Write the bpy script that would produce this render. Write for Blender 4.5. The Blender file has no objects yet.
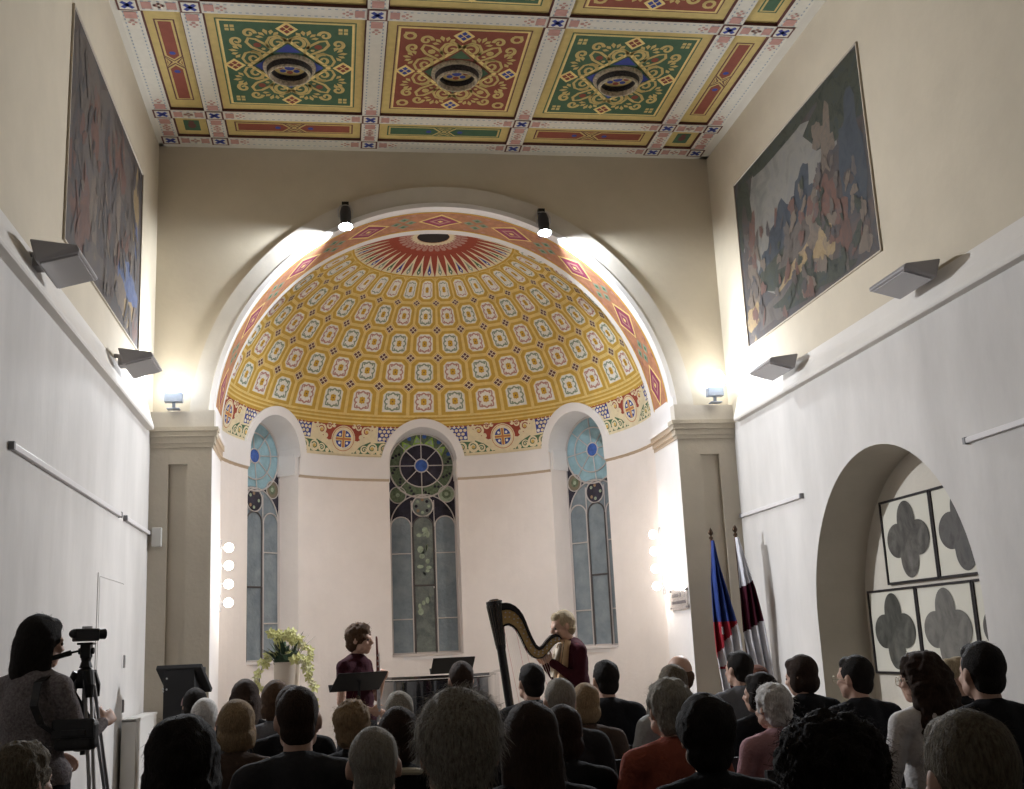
import bpy, bmesh, math, random
from mathutils import Vector, Matrix, noise
PI = math.pi
sin, cos = math.sin, math.cos
rnd = random.Random(7)
S = bpy.context.scene
COL = S.collection

# ------------------------------------------------------------------ camera, world, exposure
cd = bpy.data.cameras.new('camera'); cam = bpy.data.objects.new('camera', cd); COL.objects.link(cam)
r_ = Vector((0.98734685, -0.15205751, -0.04499687)); u_ = Vector((0.01035303, -0.22133931, 0.9751419)); w_ = Vector((0.15823723, 0.96326913, 0.21696442))
u_ = Vector((0, 0, 0)) + r_.cross(w_)
cam.matrix_world = Matrix(((r_.x, u_.x, -w_.x, 0), (r_.y, u_.y, -w_.y, 0), (r_.z, u_.z, -w_.z, 1.5), (0, 0, 0, 1)))
cd.sensor_fit = 'HORIZONTAL'; cd.sensor_width = 36; cd.lens = 1120.16 / 1024 * 36; cd.clip_start = .05
S.camera = cam
W = bpy.data.worlds.new('night'); S.world = W; W.use_nodes = True
W.node_tree.nodes['Background'].inputs[0].default_value = (.35, .5, .75, 1)
W.node_tree.nodes['Background'].inputs[1].default_value = .12
S.view_settings.view_transform = 'Standard'; S.view_settings.look = 'None'
S.view_settings.gamma = 1; S.view_settings.use_curve_mapping = False
S.view_settings.exposure = 0.14
P_CORNER, P_SIDE, P_FLOOD, P_SPOT, P_BULB = 3.2, 120, 880, 250, 8.0

# ------------------------------------------------------------------ measures of the room
XL, XR, D, H, FL = -1.72, 4.10, 11.0, 6.614, 0.05
CX, YC, ZD, R0, HW, DB = 1.17, 12.2, 3.68, 2.45, 2.32, 11.75
YB = -2.5

# ------------------------------------------------------------------ materials
MATS = {}
def mat(name, col, rough=.7, var=0, vs=6, bump=0, bs=40, metal=0, spec=.3, trans=0, emit=0, alt=None, stretch=None, coat=0):
    if name in MATS: return MATS[name]
    m = bpy.data.materials.new(name); m.use_nodes = True; nt = m.node_tree; b = nt.nodes['Principled BSDF']
    b.inputs['Base Color'].default_value = (*col, 1); b.inputs['Roughness'].default_value = rough
    b.inputs['Metallic'].default_value = metal; b.inputs['Specular IOR Level'].default_value = spec
    if trans: b.inputs['Transmission Weight'].default_value = trans
    if coat: b.inputs['Coat Weight'].default_value = coat
    if emit:
        b.inputs['Emission Color'].default_value = (*col, 1); b.inputs['Emission Strength'].default_value = emit
    if var or bump:
        tc = nt.nodes.new('ShaderNodeTexCoord'); src = tc.outputs['Object']
        if stretch:
            mp = nt.nodes.new('ShaderNodeMapping'); mp.inputs['Scale'].default_value = stretch
            nt.links.new(src, mp.inputs[0]); src = mp.outputs[0]
    if var:
        n = nt.nodes.new('ShaderNodeTexNoise'); n.inputs['Scale'].default_value = vs; n.inputs['Detail'].default_value = 6
        n.inputs['Roughness'].default_value = .6; nt.links.new(src, n.inputs['Vector'])
        cr = nt.nodes.new('ShaderNodeValToRGB'); e = cr.color_ramp.elements
        e[0].position = .32; e[1].position = .68
        lo = alt if alt else tuple(c * (1 - var) for c in col); hi = col if alt else tuple(min(1, c * (1 + var)) for c in col)
        e[0].color = (*lo, 1); e[1].color = (*hi, 1)
        nt.links.new(n.outputs[0], cr.inputs[0]); nt.links.new(cr.outputs[0], b.inputs['Base Color'])
    if bump:
        n2 = nt.nodes.new('ShaderNodeTexNoise'); n2.inputs['Scale'].default_value = bs; n2.inputs['Detail'].default_value = 4
        nt.links.new(src, n2.inputs['Vector']); bp = nt.nodes.new('ShaderNodeBump')
        bp.inputs['Strength'].default_value = bump; bp.inputs['Distance'].default_value = .02
        nt.links.new(n2.outputs[0], bp.inputs['Height']); nt.links.new(bp.outputs[0], b.inputs['Normal'])
    MATS[name] = m; return m

M_UP = mat('plaster_cream', (.60, .535, .425), .85, .04, 2.5, .10, 14)
M_LOW = mat('plaster_grey_white', (.61, .59, .57), .8, .11, 1.6, .22, 7, stretch=(1, 1, .35))
M_LEDGE = mat('plaster_ledge', (.72, .69, .65), .8, .03, 3, .1, 20)
M_PIL = mat('plaster_pilaster', (.50, .45, .37), .85, .05, 3, .15, 25)
M_APSE = mat('plaster_apse_lamp_tint', (.84, .79, .765), .85, .03, 3, .12, 25)  # pinkish cast of the globe lamps put into the white plaster's colour
M_WHITE = mat('plaster_white', (.82, .80, .80), .8, .02, 4, .08, 30)
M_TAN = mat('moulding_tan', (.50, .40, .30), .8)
M_RING = mat('plaster_ring', (.62, .58, .52), .85, .05, 3, .1, 20)
M_FLOOR = mat('floor_stone', (.20, .17, .14), .5, .2, 3, .1, 10)
M_CEILP = mat('ceiling_cream', (.64, .61, .54), .85, .03, 3)
BLK = mat('black_plastic', (.012, .012, .013), .45)
GREYM = mat('fixture_grey', (.34, .33, .34), .45, metal=.2)
STEEL = mat('steel', (.55, .55, .57), .3, metal=.9)

# ------------------------------------------------------------------ generic mesh helpers
def link(o, parent=None):
    COL.objects.link(o)
    if parent: o.parent = parent
    return o
def tag(o, label=None, cat=None, group=None, kind=None):
    if label: o['label'] = label
    if cat: o['category'] = cat
    if group: o['group'] = group
    if kind: o['kind'] = kind
    return o
def empty(name, loc=(0, 0, 0), rz=0, label=None, cat=None, group=None):
    o = bpy.data.objects.new(name, None); o.location = loc; o.rotation_euler = (0, 0, rz); o.empty_display_size = .1
    link(o); return tag(o, label, cat, group)
class MB:
    """collects verts and faces; one mesh object comes out of it"""
    def __init__(s): s.v = []; s.f = []; s.m = []; s.mats = []
    def mi(s, m):
        if m not in s.mats: s.mats.append(m)
        return s.mats.index(m)
    def add(s, vs, fs, m=None):
        k = len(s.v); s.v += [tuple(p) for p in vs]
        i = s.mi(m) if m else 0
        for f in fs: s.f.append(tuple(a + k for a in f)); s.m.append(i)
    def poly(s, pts, m=None): s.add(pts, [tuple(range(len(pts)))], m)
    def box(s, x0, x1, y0, y1, z0, z1, m=None, M=None):
        vs = [Vector((x, y, z)) for z in (z0, z1) for y in (y0, y1) for x in (x0, x1)]
        if M is not None: vs = [M @ v for v in vs]
        s.add(vs, [(0, 2, 3, 1), (4, 5, 7, 6), (0, 1, 5, 4), (2, 6, 7, 3), (0, 4, 6, 2), (1, 3, 7, 5)], m)
    def tube(s, pts, rad, n=10, m=None, cap=True):
        pts = [Vector(p) for p in pts]
        rads = rad if isinstance(rad, (list, tuple)) else [rad] * len(pts)
        t0 = (pts[1] - pts[0]).normalized(); a = t0.orthogonal().normalized(); rings = []
        for i, p in enumerate(pts):
            t = (pts[min(i + 1, len(pts) - 1)] - pts[max(i - 1, 0)]).normalized()
            a = (a - t * a.dot(t)).normalized(); b = t.cross(a)
            rings.append([p + (a * cos(2 * PI * k / n) + b * sin(2 * PI * k / n)) * rads[i] for k in range(n)])
        vs = [v for r in rings for v in r]; fs = []
        for i in range(len(pts) - 1):
            for k in range(n): fs.append((i * n + k, i * n + (k + 1) % n, (i + 1) * n + (k + 1) % n, (i + 1) * n + k))
        if cap: fs.append(tuple(range(n - 1, -1, -1))); fs.append(tuple((len(pts) - 1) * n + k for k in range(n)))
        s.add(vs, fs, m)
    def lathe(s, prof, n=24, m=None, M=None, c=(0, 0, 0), cap=True):
        vs = []; fs = []
        for (r, z) in prof:
            for k in range(n): vs.append(Vector((c[0] + r * cos(2 * PI * k / n), c[1] + r * sin(2 * PI * k / n), c[2] + z)))
        if M is not None: vs = [M @ v for v in vs]
        for i in range(len(prof) - 1):
            for k in range(n): fs.append((i * n + k, i * n + (k + 1) % n, (i + 1) * n + (k + 1) % n, (i + 1) * n + k))
        if cap and prof[0][0] > 1e-4: fs.append(tuple(range(n - 1, -1, -1)))
        if cap and prof[-1][0] > 1e-4: fs.append(tuple((len(prof) - 1) * n + k for k in range(n)))
        s.add(vs, fs, m)
    def ball(s, c, r, m=None, nu=12, nv=8, M=None):
        if not isinstance(r, (tuple, list)): r = (r, r, r)
        vs = []; fs = []
        for j in range(nv + 1):
            a = PI * j / nv
            for k in range(nu):
                p = Vector((r[0] * sin(a) * cos(2 * PI * k / nu), r[1] * sin(a) * sin(2 * PI * k / nu), r[2] * cos(a)))
                if M is not None: p = M @ p
                vs.append(Vector(c) + p)
        for j in range(nv):
            for k in range(nu): fs.append((j * nu + k, (j + 1) * nu + k, (j + 1) * nu + (k + 1) % nu, j * nu + (k + 1) % nu))
        s.add(vs, fs, m)
    def prism(s, pts, off, m=None):
        """closed outline pts (3-D) pushed along vector off"""
        n = len(pts); off = Vector(off); vs = [Vector(p) for p in pts] + [Vector(p) + off for p in pts]
        s.add(vs, [tuple(range(n)), tuple(range(2 * n - 1, n - 1, -1))] + [(i, i + n, (i + 1) % n + n, (i + 1) % n) for i in range(n)], m)
    def build(s, name, m=None, parent=None, smooth=False, recalc=True):
        me = bpy.data.meshes.new(name); me.from_pydata(s.v, [], s.f)
        if not s.mats: s.mats = [m]
        elif m is not None and s.mats[0] is None: s.mats[0] = m
        for q in s.mats: me.materials.append(q)
        me.polygons.foreach_set('material_index', s.m)
        if recalc:
            bm = bmesh.new(); bm.from_mesh(me)
            bmesh.ops.remove_doubles(bm, verts=bm.verts, dist=1e-5)
            bmesh.ops.recalc_face_normals(bm, faces=bm.faces); bm.to_mesh(me); bm.free()
        if smooth:
            me.polygons.foreach_set('use_smooth', [True] * len(me.polygons))
            try: me.set_sharp_from_angle(angle=math.radians(40))
            except Exception: pass
        o = bpy.data.objects.new(name, me); link(o, parent); return o
def bevel(o, w=.005, n=2):
    b = o.modifiers.new('b', 'BEVEL'); b.width = w; b.segments = n; b.limit_method = 'ANGLE'; return o

# ------------------------------------------------------------------ decoration: flat shapes laid on a mapped surface
class Paint:
    def __init__(s, fn, keep=None, step=None): s.fn = fn; s.mb = MB(); s.keep = keep; s.step = step
    def poly(s, pts, m, lay=1):
        if s.step:
            n = len(pts)
            if max(math.dist(pts[i], pts[j]) for i in range(n) for j in range(i)) > s.step:
                cu, cv = sum(p[0] for p in pts) / n, sum(p[1] for p in pts) / n
                st = [(pts[i], pts[(i + 1) % n], (cu, cv)) for i in range(n)]
                while st:
                    t = st.pop(); L = [math.dist(t[i], t[(i + 1) % 3]) for i in range(3)]; k = L.index(max(L))
                    if L[k] > s.step:
                        a, b_, c = t[k], t[(k + 1) % 3], t[(k + 2) % 3]; mm = ((a[0] + b_[0]) / 2, (a[1] + b_[1]) / 2); st += [(a, mm, c), (mm, b_, c)]
                    elif not s.keep or all(s.keep(*p) for p in t): s.mb.poly([s.fn(p[0], p[1], lay) for p in t], m)
                return
        if s.keep and not all(s.keep(*p) for p in pts): return
        s.mb.poly([s.fn(p[0], p[1], lay) for p in pts], m)
    def rect(s, u0, u1, v0, v1, m, lay=1, nu=1, nv=1):
        for i in range(nu):
            for j in range(nv):
                a, b = u0 + (u1 - u0) * i / nu, u0 + (u1 - u0) * (i + 1) / nu; c, d = v0 + (v1 - v0) * j / nv, v0 + (v1 - v0) * (j + 1) / nv
                s.poly([(a, c), (b, c), (b, d), (a, d)], m, lay)
    def ell(s, cu, cv, ru, rv, m, lay=1, n=12, rot=0): s.poly([(cu + ru * cos(2 * PI * k / n + rot), cv + rv * sin(2 * PI * k / n + rot)) for k in range(n)], m, lay)
    def strip(s, pts, w, m, lay=1, closed=False):
        n = len(pts); L = []
        for i in range(n):
            a = pts[(i - 1) % n] if closed or i > 0 else pts[i]; b = pts[(i + 1) % n] if closed or i < n - 1 else pts[i]
            dx, dy = b[0] - a[0], b[1] - a[1]; l = math.hypot(dx, dy) or 1; ww = w[i] if isinstance(w, list) else w
            L.append(((pts[i][0] - dy / l * ww / 2, pts[i][1] + dx / l * ww / 2), (pts[i][0] + dy / l * ww / 2, pts[i][1] - dx / l * ww / 2)))
        for i in range(n if closed else n - 1):
            a, b = L[i], L[(i + 1) % n]; s.poly([a[0], a[1], b[1], b[0]], m, lay)
    def ringp(s, outer, inner, m, lay=1):
        n = len(outer)
        for i in range(n): s.poly([outer[i], outer[(i + 1) % n], inner[(i + 1) % n], inner[i]], m, lay)

PM = lambda n, c, v=.08: mat('paint_' + n, c, .75, v, 14)
OCH, OCHD, CREAM, PALE = PM('ochre', (.70, .48, .14)), PM('ochre_deep', (.60, .38, .07)), PM('cream', (.80, .71, .50)), PM('pale', (.86, .84, .79))
LINE, GOLD, REDP, GREENP, BLUEP = PM('yellow_line', (.82, .64, .26)), PM('gold', (.62, .38, .05)), PM('red', (.33, .065, .04)), PM('green', (.08, .17, .09)), PM('blue', (.05, .07, .30))
BROWN, PINK, SAGE, ORANGE, DOTC, PURP, YEL = PM('brown', (.14, .06, .05)), PM('pink', (.50, .28, .24)), PM('sage', (.27, .33, .25)), PM('orange', (.55, .22, .09)), PM('dot', (.30, .36, .42)), PM('purple', (.30, .06, .12)), PM('ceiling_yellow', (.57, .44, .17))

# ------------------------------------------------------------------ room shell
def struct(o, nm=None): o['kind'] = 'structure'; return o
b = MB(); b.box(XL - .3, XR + .8, YB - .2, 15, FL - .2, FL); struct(b.build('floor', M_FLOOR))

# left wall: lower and upper tone
b = MB(); b.box(XL - .3, XL, YB, DB, FL, 3.62, M_LOW); b.box(XL - .3, XL, YB, DB, 3.62, H + .1, M_UP); struct(b.build('wall_left'))
# right wall with the arched niche
b = MB(); NY, NZ, NR, ND = 8.02, 1.585, 1.28, .45
for z0, z1, mm in ((3.62, H + .1, M_UP),): b.poly([(XR, YB, z0), (XR, DB, z0), (XR, DB, z1), (XR, YB, z1)], mm)
b.poly([(XR, YB, FL), (XR, NY - NR, FL), (XR, NY - NR, 3.62), (XR, YB, 3.62)], M_LOW)
b.poly([(XR, NY + NR, FL), (XR, DB, FL), (XR, DB, 3.62), (XR, NY + NR, 3.62)], M_LOW)
arc = [(NY - NR * cos(PI * k / 40), NZ + NR * sin(PI * k / 40)) for k in range(41)]
for a, c in zip(arc, arc[1:]): b.poly([(XR, a[0], a[1]), (XR, c[0], c[1]), (XR, c[0], 3.62), (XR, a[0], 3.62)], M_LOW)
loop = [(NY - NR, FL)] + arc + [(NY + NR, FL)]
M_NICHE = mat('plaster_niche', (.58, .54, .47), .85, .05, 3, .15, 20)
for a, c in zip(loop, loop[1:]): b.poly([(XR, *a), (XR, *c), (XR + ND, *c), (XR + ND, *a)], M_NICHE)
b.box(XR + ND, XR + ND + .05, NY - NR - .1, NY + NR + .1, FL, 3, M_NICHE)
b.box(XR + ND + .05, XR + ND + .2, YB, DB, FL, H + .1, M_NICHE)
struct(b.build('wall_right', recalc=False))
b = MB(); b.box(XL - .3, XR + .8, YB - .2, YB, FL, H + .1); struct(b.build('wall_back', mat('wall_back_dark', (.10, .085, .07), .8)))

# ledge (cornice) along both side walls, sloping top, rounded end profile
prof = [(0, 3.605), (.055, 3.612), (.062, 3.625), (.062, 3.645), (.03, 3.74), (0, 3.86)]
for nm, X, sg in (('trim_1', XL, 1), ('trim_2', XR, -1)):
    b = MB(); b.prism([(X + sg * p[0], YB, p[1]) for p in prof], (0, 10.72 - YB, 0)); struct(b.build(nm, M_LEDGE))

# end wall with the great arch
b = MB(); ZA = 3.67
def ewall(x0, x1, z0, z1, mm): b.poly([(x0, D, z0), (x1, D, z0), (x1, D, z1), (x0, D, z1)], mm)
ewall(XL, CX - HW, FL, H + .1, M_UP); ewall(CX + HW, XR, FL, H + .1, M_UP)
AR = [(CX - HW * cos(PI * k / 64), ZA + HW * sin(PI * k / 64)) for k in range(65)]
for a, c in zip(AR, AR[1:]): b.poly([(a[0], D, a[1]), (c[0], D, c[1]), (c[0], D, H + .1), (a[0], D, H + .1)], M_UP)
for a, c in zip([(CX - HW, FL)] + AR, AR + [(CX + HW, FL)]): b.poly([(a[0], D, a[1]), (c[0], D, c[1]), (c[0], DB, c[1]), (a[0], DB, a[1])], M_WHITE)
# the wall's hidden back, closing the room round the dome
b.poly([(XL - .3, DB, FL), (CX - HW, DB, FL), (CX - HW, DB, H + .1), (XL - .3, DB, H + .1)], M_UP); b.poly([(CX + HW, DB, FL), (XR + .8, DB, FL), (XR + .8, DB, H + .1), (CX + HW, DB, H + .1)], M_UP)
for a, c in zip(AR, AR[1:]): b.poly([(a[0], DB, a[1]), (c[0], DB, c[1]), (c[0], DB, H + .1), (a[0], DB, H + .1)], M_UP)
struct(b.build('wall_front', recalc=False))

# archivolt ring
b = MB(); N = 72
def ringpt(r, k, y): a = PI * k / N; return (CX - r * cos(a), y, ZA + r * sin(a))
RP = [(HW - .004, D + .01), (HW - .004, D - .045), (HW + .045, D - .045), (HW + .05, D - .035), (HW + .225, D - .035), (HW + .23, D + .01)]
for k in range(N):
    for j in range(len(RP) - 1):
        (r0, y0), (r1, y1) = RP[j], RP[j + 1]; mm = M_WHITE if j < 2 else M_RING
        if ZA + HW * sin(PI * (k + .5) / N) < 3.80: continue
        b.poly([ringpt(r0, k, y0), ringpt(r1, k, y1), ringpt(r1, k + 1, y1), ringpt(r0, k + 1, y0)], mm)
struct(b.build('trim_3'))

# painted soffit of the arch
def soff(s_, t, lay): a = s_ / HW; r = HW - .003 - .0015 * lay; return (CX - r * cos(a), D + t, ZA + r * sin(a))
LS = PI * HW; P = Paint(soff, step=.14); SOFM = PM('soffit_orange', (.46, .22, .13), .2)
s0, s1 = .22, LS - .22; n = 90
P.rect(s0, s1, .10, .62, SOFM, 0, n, 1)
P.rect(s0, s1, .10, .125, GOLD, 1, n, 1); P.rect(s0, s1, .595, .62, GOLD, 1, n, 1)
per = .92; nrep = 7; sc = (s0 + s1) / 2
for k in range(-4, 5):
    c = sc + k * per * .86
    if c < s0 + .15 or c > s1 - .15: continue
    for (sx, sy, mm, l) in ((.24, .19, LINE, 1), (.205, .155, PURP, 2), (.12, .09, PINK, 3), (.08, .06, PURP, 4), (.035, .028, LINE, 5)):
        if c - sx < s0 or c + sx > s1: continue
        P.poly([(c - sx, .36), (c, .36 - sy), (c + sx, .36), (c, .36 + sy)], mm, l)
    for dd in (-.40,):
        q = c + dd
        for (du, dv) in ((-.08, 0), (.08, 0), (0, -.1), (0, .1)):
            if q + du - .07 < s0: continue
            P.poly([(q + du - .065, .36 + dv), (q + du, .36 + dv - .055), (q + du + .065, .36 + dv), (q + du, .36 + dv + .055)], SAGE, 2)
            P.poly([(q + du - .03, .36 + dv), (q + du, .36 + dv - .025), (q + du + .03, .36 + dv), (q + du, .36 + dv + .025)], GREENP, 3)
    for e in (-1, 1):
        for dv in (.17, .55):
            for q in (-.3, -.5):
                P.ell(c + q * 1.0, dv, .028, .02, PINK, 2, 8)
struct(P.mb.build('trim_4', recalc=False))

# ------------------------------------------------------------------ apse: wall of revolution with window openings, dome above
def prad(z): return R0 if z <= ZD else math.sqrt(max(R0 * R0 - (z - ZD) ** 2, 1e-6))
def AP(phi, z, off=0): r = prad(z) - off; return (CX + r * sin(phi), YC + r * cos(phi), z)
WIN = [(-.9,), (0,), (.9,)]; WH = .455; WSP = 3.89; WSILL = 1.40
wa = WH / R0
def wtop(ds): return WSP + math.sqrt(max(WH * WH - ds * ds, 0))
phis = []
edges = [-1.83]
for (c,) in WIN: edges += [c - wa, c + wa]
edges += [1.83]
for i in range(len(edges) - 1):
    a, c = edges[i], edges[i + 1]; isw = i % 2 == 1
    n = 26 if isw else 12
    for k in range(n):
        t = k / n; phis.append(((a + c) / 2 - (c - a) / 2 * cos(PI * t) if isw else a + (c - a) * t, isw))
phis.append((1.83, False))
zl = [FL, .8, WSILL, WSP, 3.95, 4.1, 4.2, 4.3, 4.352, 4.4, 4.5, 4.6]
def zlev(phi, inside):
    if not inside: return list(zl)
    ds = min(abs(phi - c[0]) for c in WIN) * R0; tp = wtop(min(ds, WH))
    return [z if z <= WSILL else max(z, tp) for z in zl]
b = MB()
for (p0, w0), (p1, w1) in zip(phis, phis[1:]):
    ins = w0
    A = zlev(p0, ins); B = zlev(p1, ins)
    for j in range(len(zl) - 1):
        if ins and zl[j] == WSILL: continue
        if abs(A[j] - A[j + 1]) < 1e-6 and abs(B[j] - B[j + 1]) < 1e-6: continue
        zz = zl[j]; mm = M_APSE if zz < 3.6 else CREAM if zz < 4.35 else OCH
        b.poly([AP(p0, A[j]), AP(p1, B[j]), AP(p1, B[j + 1]), AP(p0, A[j + 1])], mm)
struct(b.build('wall_apse'))
b = MB(); e0 = math.asin((4.6 - ZD) / R0); EO = 1.496; NE, NP = 22, 80
for i in range(NE):
    for j in range(NP):
        q = []
        for (ii, jj) in ((i, j), (i, j + 1), (i + 1, j + 1), (i + 1, j)):
            e = e0 + (EO - e0) * ii / NE; ph = -PI + 2 * PI * jj / NP; q.append((CX + R0 * cos(e) * sin(ph), YC + R0 * cos(e) * cos(ph), ZD + R0 * sin(e)))
        if min(p[1] for p in q) < 11.5: continue
        b.poly(q, OCH)
dome = struct(b.build('ceiling_apse', smooth=True))
b = MB(); ro = R0 * cos(EO); zo = ZD + R0 * sin(EO)
b.lathe([(ro, -.002), (ro, .25), (0, .25)], 24, c=(CX, YC, zo)); b.build('oculus', mat('oculus_dark', (.03, .025, .025), .9), dome)

def DP(phi, e, lay): r = R0 - .002 - .0015 * lay; return (CX + r * cos(e) * sin(phi), YC + r * cos(e) * cos(phi), ZD + r * sin(e))
def dkeep(phi, e):
    y = YC + R0 * cos(e) * cos(phi)
    if y < 11.52: return False
    z = ZD + R0 * sin(e)
    for (c,) in WIN:
        ds = abs(phi - c) * R0
        if z < WSP + .05 and ds < WH + .07: return False
        if z >= WSP + .05 and math.hypot(ds, z - WSP) < WH + .04: return False
    return True
P = Paint(DP, dkeep, .06); DPH = .185; OFF = .008
rows = [.332, .497, .661, .827, 1.0, 1.185]
KR = range(-11, 12)
# bands under the cells
for (a, c, mm, l) in ((.277, .292, OCHD, 1), (.292, .299, LINE, 2), (.302, .312, OCHD, 1), (.312, .318, LINE, 2), (.322, .330, OCHD, 1)):
    P.rect(-2.05, 2.05, a, c, mm, l, 160, 1)
for k in range(-12, 12):      # cream line between columns
    ph = (k + .5) * DPH + OFF; P.rect(ph - .0035, ph + .0035, .332, 1.185, LINE, 1, 1, 20)
for r in range(5):
    e0_, e1_ = rows[r], rows[r + 1]; ec = (e0_ + e1_) / 2; he = (e1_ - e0_) / 2; hp = DPH / 2
    if r < 5: P.rect(-11.5 * DPH, 11.5 * DPH, e0_ - .003, e0_ + .003, LINE, 1, 200, 1)
    for k in KR:
        pc = k * DPH + OFF; orn = PINK if (k + r) % 2 == 0 else SAGE
        cu, cv = .34, .30
        if r == 4: cu, cv = .42, .22
        def octo(f, fe=None, sq=False, cut=1):
            fe = fe or f; a, c = hp * f, he * fe; x, y = cu * hp * cut, cv * he * cut * 1.1
            if r == 0:
                return [(pc - a, ec - c), (pc + a, ec - c), (pc + a, ec - c * .3), (pc + a, ec + c - y), (pc + a - x, ec + c), (pc - a + x, ec + c), (pc - a, ec + c - y), (pc - a, ec - c * .3)]
            return [(pc - a + x, ec - c), (pc + a - x, ec - c), (pc + a, ec - c + y), (pc + a, ec + c - y), (pc + a - x, ec + c), (pc - a + x, ec + c), (pc - a, ec + c - y), (pc - a, ec - c + y)]
        kx = 0.80 if r == 4 else 1
        # octagon outline: line, deep ochre ring, pale panel
        P.ringp(octo(.95), octo(.90), LINE, 2); P.ringp(octo(.90), octo(.66, .72, cut=.8), OCHD, 2)
        P.ringp(octo(.66, .72, cut=.8), octo(.62, .69, cut=.8), LINE, 3)
        P.poly(octo(.62, .69, cut=.8), PALE, 2)
        # scroll border: wavy ring and little C curls
        n = 32; pts = []
        for i in range(n):
            t = 2 * PI * i / n; rr = .47 + .05 * cos(8 * t); cc, ss = cos(t), sin(t); q = (abs(cc) ** 4 + abs(ss) ** 4) ** (-.25)
            pts.append((pc + hp * rr * cc * q, ec + he * (rr + .06) * ss * q))
        P.strip(pts, .0085 if r < 4 else .006, orn, 4, True)
        if r < 4:
            for (a, c) in ((1, 1), (1, -1), (-1, 1), (-1, -1)):
                P.ell(pc + a * hp * .30, ec + c * he * .40, hp * .07, he * .06, orn, 4, 6)
                P.ell(pc + a * hp * .12, ec + c * he * .48, hp * .05, he * .05, orn, 4, 6)
                P.ell(pc + a * hp * .36, ec + c * he * .16, hp * .05, he * .06, orn, 4, 6)
        # centre flower
        P.poly([(pc - hp * .20, ec), (pc, ec - he * .26), (pc + hp * .20, ec), (pc, ec + he * .26)], GOLD, 4)
        for (a, c) in ((1, 1), (1, -1), (-1, 1), (-1, -1)): P.ell(pc + a * hp * .1, ec + c * he * .12, hp * .085, he * .09, GOLD, 5, 8)
        P.ell(pc, ec, hp * .05, he * .05, BROWN, 6, 8)
    if 0 < r:
        for k in range(-12, 12):
            ph = (k + .5) * DPH + OFF; du = hp * .38; dv = he * .32
            if r == 4: du, dv = hp * .42, he * .24
            P.poly([(ph - du, e0_), (ph, e0_ - dv), (ph + du, e0_), (ph, e0_ + dv)], CREAM, 3)
            for (a, c) in ((1, 0), (-1, 0), (0, 1), (0, -1)):
                x, y = ph + a * du * .46, e0_ + c * dv * .46; s_ = .36
                P.poly([(x - du * s_, y), (x, y - dv * s_), (x + du * s_, y), (x, y + dv * s_)], BROWN, 4)
# sunburst round the oculus
P.rect(-2.4, 2.4, 1.185, EO, REDP, 1, 70, 5); NB = 40
P.rect(-2.4, 2.4, 1.183, 1.191, GOLD, 3, 120, 1)
for k in range(-15, 16):
    ph = k * 2 * PI / NB + .02; hb = PI / NB * .96
    P.poly([(ph - hb, 1.187), (ph, 1.187), (ph + hb, 1.187), (ph + .004, 1.362), (ph - .004, 1.362)], CREAM, 2)
    mm = (BLUEP, SAGE, GREENP)[k % 3]
    P.poly([(ph - hb * .38, 1.22), (ph, 1.197), (ph + hb * .38, 1.22), (ph, 1.30)], mm, 3); P.ell(ph, 1.222, hb * .14, .009, PALE, 4, 6)
NB = 30
for k in range(-12, 13):
    ph = k * 2 * PI / NB; c = PI / NB
    P.strip([(ph + c * .8 * cos(t * PI / 4), 1.44 + .02 * sin(t * PI / 4)) for t in range(8)], [.03] * 8, PINK, 3, True)
P.rect(-2.5, 2.5, 1.462, EO - .002, CREAM, 2, 60, 1)
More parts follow.
